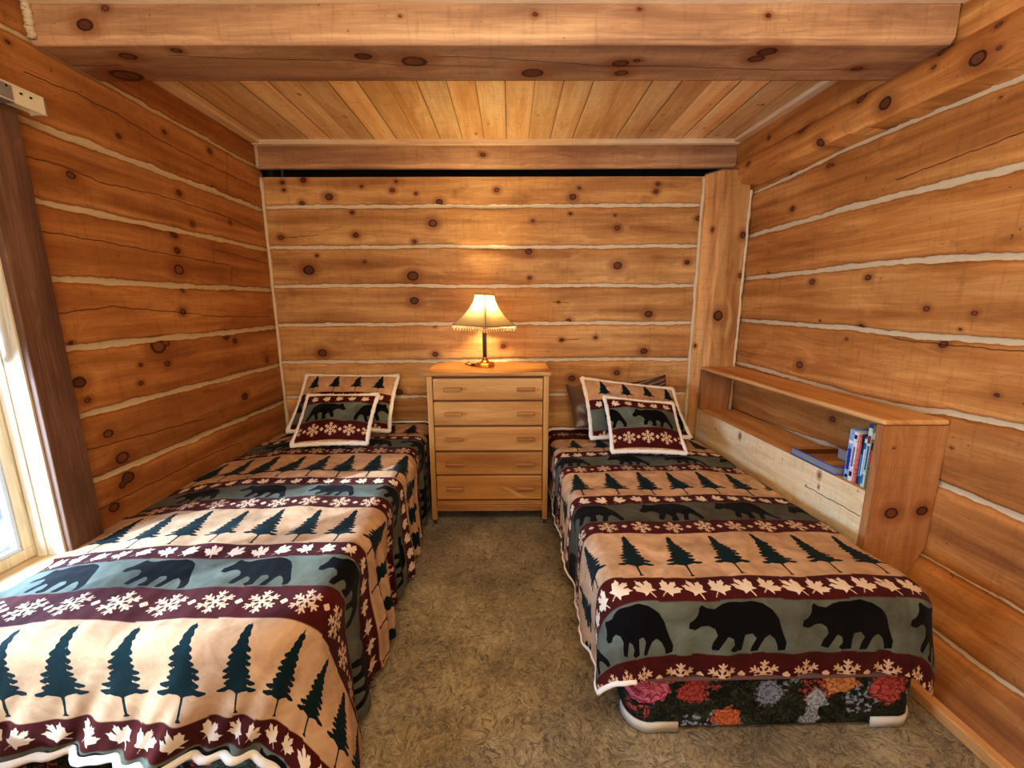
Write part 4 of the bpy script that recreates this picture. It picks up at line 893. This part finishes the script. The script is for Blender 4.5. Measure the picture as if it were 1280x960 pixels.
# ------------------------------------------------------------------ shelf unit along the right wall
SY0, SY1 = 1.508, 2.872
def sw(o_, y, z): return (wx(y, o_), y, z)
su = empty('bookshelf', (wx(2.2, .12), 2.2, .5), 'long low pine bookshelf box standing between the bed and the right log wall', 'shelf')
def sbox(mb, o0, y0, z0, o1, y1, z1, bev=.003): return mb.box(o0, y0, z0, o1, y1, z1, bev, fn=sw)
tp = MB(); sbox(tp, .003, SY0, .963, .252, SY1, .985, .008).build('top_board', M['shelfy'], su)
def end_panel():
    # plank with knots, scribed over the stepped logs; built as attribute grid front plus body
    poly = [(.252, .0), (.252, .962), (.003, .962), (.003, .455), (.19, .05), (.20, 0)]
    mb = MB(); A = [mb.bm.verts.new(sw(o_, SY0 + .001, z)) for o_, z in poly]; B = [mb.bm.verts.new(sw(o_, SY0 + .029, z)) for o_, z in poly]; n = len(poly)
    for k in range(n): mb.bm.faces.new((A[k], A[(k + 1) % n], B[(k + 1) % n], B[k]))
    mb.bm.faces.new(A[::-1]); mb.bm.faces.new(B)
    return mb.build('end_panel', M['shelfz'], su)
ep = end_panel()
tt_, zs_ = np.meshgrid(np.linspace(0, 1, 42), np.linspace(.01, .9615, 130), indexing='ij'); os_ = .2515 - tt_ * (.2480 - .2 * np.clip((.46 - zs_) / .45, 0, 1))
Pf = np.stack([wx(SY0) - os_, np.full(os_.shape, SY0), zs_], -1); me = grid_mesh('end_panel_face', Pf)
wood_attrs(me, zs_, os_, 3.0, [(.605, .165, .030), (.615, .045, .026), (.875, .20, .006)], (), None, np.full(os_.shape, -.1), .85)
M['panelface'] = log_material('shelf_end_pine', S(214, 164, 110), S(194, 138, 86), S(166, 108, 62))
put('panel_face', me, M['panelface'], ep)
sbox(MB(), .055, SY1 - .03, .50, .252, SY1, .962).build('end_panel', M['shelfz'], su)
sbox(MB(), .003, SY0 + .03, .668, .246, SY1 - .03, .686).build('shelf_board', M['shelfy'], su)
# front board with knots
ys_, zf_ = np.meshgrid(np.linspace(SY0 + .03, SY1, 240), np.linspace(.45, .685, 36), indexing='ij')
Pf = np.stack([wx(ys_, .2525), ys_, zf_], -1); me = grid_mesh('front_face', Pf, flip=True)
M['palepine'] = log_material('pale_knotty_pine', S(255, 238, 200), S(250, 224, 174), S(232, 194, 138), knotc=(S(178, 116, 70), S(126, 76, 44)))
wood_attrs(me, ys_, zf_, 4.0, [(1.765, .655, .014), (1.76, .60, .008), (1.83, .575, .005), (2.36, .645, .016), (2.0, .64, .004), (1.57, .67, .004), (2.62, .61, .006)], [[(1.54, .575), (1.7, .573), (1.84, .57)]], None, np.full(ys_.shape, .1), .6)
fb = sbox(MB(), .228, SY0 + .03, .45, .252, SY1, .685).build('front_board', M['palepine'], su)
put('board_face', me, M['palepine'], fb)
# far end inner face knot is in the material of the panel

# ------------------------------------------------------------------ books
def book_mat(name, c1, c2, scale, thr=.55, c3=None):
    N = NT(name); tc = N.n('ShaderNodeTexCoord').outputs['Object']; sx = N.n('ShaderNodeSeparateXYZ'); N.set(sx.inputs[0], tc)
    v = N.n('ShaderNodeCombineXYZ'); N.set(v.inputs[1], sx.outputs[1]); N.set(v.inputs[2], sx.outputs[2])
    n_ = N.noise(v.outputs[0], scale, 2.0, .7); c = N.mix(N.ss(n_, thr, thr + .03), c1, c2)
    if c3: c = N.mix(N.ss(N.noise(v.outputs[0], scale * .4, 1.0, .5), .58, .60), c, c3)
    N.bsdf(c, .35, spec=.5); return N.m
pages = simple('page_edges', S(206, 200, 188), .8, bump=.0008, bscale=700)
def book(y0, y1, z1, o_front, depth, cover, label, marks=None, z0=.687, lean=0.0):
    yc = (y0 + y1) / 2; e = empty('book', (wx(yc, o_front), yc, z0), label, 'book', 'books on the pine bookshelf')
    def fn(o_, y, z): return (wx(y, o_), y + (z - z0) * lean, z)
    c = MB(); c.box(o_front - .003, y0, z0, o_front, y1, z1, .001, fn=fn); c.box(o_front - depth, y0, z0, o_front - .001, y0 + .0018, z1, fn=fn); c.box(o_front - depth, y1 - .0018, z0, o_front - .001, y1, z1, fn=fn)
    c.build('cover', cover, e)
    MB().box(o_front - depth + .004, y0 + .002, z0 + .003, o_front - .0035, y1 - .002, z1 - .004, fn=fn).build('pages', pages, e)
    if marks:
        for (ta, tb, wa, wb, col) in marks:
            za, zb = z0 + (z1 - z0) * ta, z0 + (z1 - z0) * tb; ya, yb = y0 + (y1 - y0) * wa, y0 + (y1 - y0) * wb
            MB().box(o_front - .0005, ya, za, o_front + .0006, yb, zb, fn=fn).build('spine_print', simple('spine_ink', col, .5, var=.02), e)
    return e
K = S(24, 24, 34); Wt = S(238, 238, 236)
book(1.641, 1.663, .905, .236, .15, book_mat('pale_blue_cover', S(150, 184, 222), S(110, 150, 204), 60), 'pale blue paperback upright, furthest from the shelf end', [(.20, .62, .2, .8, S(36, 62, 150)), (.72, .78, .1, .9, Wt), (.04, .10, .2, .8, K)])
book(1.622, 1.640, .900, .238, .15, book_mat('white_cover', S(236, 232, 230), S(206, 190, 196), 70), 'white paperback with a pink edge, second upright book along the shelf', [(.86, .94, .15, .85, K), (.10, .20, .15, .85, K), (.3, .7, .3, .7, S(120, 110, 130))])
book(1.611, 1.621, .893, .236, .15, book_mat('salmon_cover', S(226, 132, 120), S(206, 92, 84), 60), 'thin salmon red paperback upright beside the white one')
book(1.596, 1.610, .897, .230, .15, book_mat('black_teal_cover', S(34, 62, 88), S(20, 26, 40), 50), 'dark teal paperback upright, just right of the thin red book', [(.80, .97, .0, 1., K), (.15, .6, .3, .7, S(88, 150, 186))])
book(1.582, 1.595, .892, .234, .15, book_mat('teal_cover', S(40, 110, 158), S(30, 84, 136), 60), 'bright blue paperback upright with white letters, next to the tall book', [(.2, .75, .3, .75, S(214, 230, 238)), (.88, .96, .1, .9, Wt)])
book(1.563, 1.581, .950, .238, .16, book_mat('pale_green_cover', S(206, 222, 196), S(158, 196, 190), 50), 'tall pale green hardback upright, second from the shelf end', [(.94, 1.0, .0, 1.0, S(40, 66, 140)), (.70, .82, .15, .85, S(150, 50, 60)), (.28, .66, .2, .6, S(44, 108, 168)), (.05, .2, .5, 1.0, S(60, 130, 170))])
book(1.541, 1.562, .948, .240, .16, book_mat('olive_picture_cover', S(120, 118, 84), S(84, 86, 52), 40, c3=S(176, 178, 164)), 'olive picture book upright against the end panel', [(.40, .62, .3, .8, S(196, 70, 48)), (.62, .74, .4, .7, S(40, 34, 30)), (.80, .9, .3, .6, S(190, 196, 176))])
def flat_book(y0, y1, o0, o1, z0, z1, rot, cover, top, label, name='book'):
    cy, co_ = (y0 + y1) / 2, (o0 + o1) / 2; e = empty(name, (wx(cy, co_), cy, z0), label, 'book', 'books on the pine bookshelf')
    ca, sa = math.cos(rot), math.sin(rot)
    def fn(o_, y, z):
        a, b_ = o_ - co_, y - cy; a, b_ = a * ca - b_ * sa, a * sa + b_ * ca; return (wx(cy + b_, co_ + a), cy + b_, z)
    c = MB(); c.box(o0, y0, z0, o1, y1, z0 + .003, fn=fn); c.box(o0, y0, z1 - .003, o1, y1, z1, fn=fn); c.box(o0, y0, z0, o0 + .003, y1, z1, fn=fn)
    c.build('cover', cover, e); MB().box(o0 + .003, y0 + .003, z0 + .003, o1 - .004, y1 - .003, z1 - .003, fn=fn).build('pages', simple('grey_page_edges', S(150, 150, 152), .8, bump=.0008, bscale=700), e)
    MB().box(o0 + .006, y0 + .006, z1 - .0005, o1 - .006, y1 - .006, z1 + .0006, fn=fn).build('cover_picture', top, e)
    return e
flat_book(1.690, 1.955, .055, .250, .6875, .722, .0, simple('blue_board', S(64, 104, 188), .4), book_mat('brown_picture_cover', S(172, 112, 62), S(96, 42, 24), 16, .5, S(206, 150, 50)), 'large blue hardback lying flat with a brown picture cover')
flat_book(1.672, 1.80, .03, .16, .7235, .775, .12, simple('brown_board', S(150, 112, 72), .5), simple('tan_cover', S(168, 128, 84), .5), 'thick small book lying on top of the large flat hardback')

# ------------------------------------------------------------------ outside
def snow():
    N = NT('snowy_ground'); tc = N.n('ShaderNodeTexCoord').outputs['Object']
    N.bsdf(N.mix(N.ss(N.noise(tc, .8, 4, .6), .45, .6), S(236, 242, 250), S(150, 130, 110)), .9, normal=N.bump(N.noise(tc, 3, 4, .6), .05, .5)); return N.m
o = MB().box(-30, -20, -1.0, XL - .45, 30, -.6).build('ground', snow()); tag(o, kind='structure')
o = MB().box(XL - .34, YF, -.6, XL - .20, 1.2 - 1.2 + YF + .01, .4).build('trim_20', M['casing']); tag(o, kind='structure')
leafm = simple('spruce_needles', S(34, 56, 50), .9, bump=.01, bscale=30); barkm = simple('spruce_bark', S(84, 62, 48), .9)
def spruce(x, y, h, seed, label):
    r = random.Random(seed); e = empty('spruce_tree', (x, y, -.6), label, 'tree', 'spruces outside the window')
    MB().tube([(x, y, -.62), (x + .03, y, h * .5), (x, y, h)], [.12, .08, .02], 8).build('trunk', barkm, e, True)
    fm = MB(); z = .1
    while z < h:
        t = 1 - z / h; R_ = .25 + 1.3 * t; nb = 9
        for k in range(nb):
            a = k / nb * 6.283 + r.random() * .6; rr = R_ * (.75 + .4 * r.random()); dz = -.25 * rr
            tip = Vector((x + rr * math.cos(a), y + rr * math.sin(a), z + dz)); base_ = Vector((x, y, z + .1)); sdv = Vector((-math.sin(a), math.cos(a), 0)) * rr * .22
            mid = base_.lerp(tip, .55)
            v = [fm.bm.verts.new(q) for q in (base_, mid + sdv, tip, mid - sdv, mid + Vector((0, 0, .07)))]
            fm.bm.faces.new((v[0], v[1], v[4])); fm.bm.faces.new((v[1], v[2], v[4])); fm.bm.faces.new((v[2], v[3], v[4])); fm.bm.faces.new((v[3], v[0], v[4]))
        z += .22
    fm.build('foliage', leafm, e)
spruce(-6.6, 5.2, 5.0, 1, 'dark spruce standing in the snow outside, nearer the window corner')
spruce(-8.5, 2.2, 5.5, 2, 'taller dark spruce standing in the snow further along outside')

# ------------------------------------------------------------------ light
def area(name, loc, rot, sx, sy, power, col):
    l = bpy.data.lights.new(name, 'AREA'); l.shape = 'RECTANGLE'; l.size = sx; l.size_y = sy; l.energy = power; l.color = col
    o = bpy.data.objects.new(name, l); o.location = loc; o.rotation_euler = rot; COL.objects.link(o); return o
area('window_sky_light', (XL - .85, .76, 1.05), (0, -math.pi / 2, 0), 1.3, 1.9, 240, (.40, .64, 1.0))
area('ceiling_light', (0.1, .30, 2.40), (math.radians(40), 0, 0), 1.1, .7, 19, (1.0, .92, .78))
area('room_fill', (0.0, YF + .1, 1.8), (math.radians(92), 0, 0), 2.8, 1.0, 20, (1.0, .97, .93))
area('ceiling_fill', (0.0, -.95, 1.15), (math.radians(150), 0, 0), 1.6, .7, 28, (1.0, .92, .76))  # added fill, no real fixture: brightens the ceiling and beam front
pl = bpy.data.lights.new('lamp_bulb_light', 'POINT'); pl.energy = 21; pl.color = (1, .77, .40); pl.shadow_soft_size = .03
po = bpy.data.objects.new('lamp_bulb_light', pl); po.location = (LX, LY, LZ + .40); COL.objects.link(po)
sun = bpy.data.lights.new('low_sun', 'SUN'); sun.energy = 8.0; sun.color = (.62, .80, 1.0); sun.angle = math.radians(1.2)
so = bpy.data.objects.new('low_sun', sun); d = Vector((1.95, 1.35, -1.12)).normalized(); so.rotation_euler = d.to_track_quat('-Z', 'Y').to_euler(); COL.objects.link(so)
w = bpy.data.worlds.new('world'); bpy.context.scene.world = w; w.use_nodes = True
bg = w.node_tree.nodes['Background']; bg.inputs[0].default_value = (.62, .78, 1.0, 1); bg.inputs[1].default_value = .9
vs_ = bpy.context.scene.view_settings; vs_.view_transform = 'Standard'; vs_.look = 'Medium High Contrast'; vs_.exposure = 0.0; vs_.gamma = 1.0
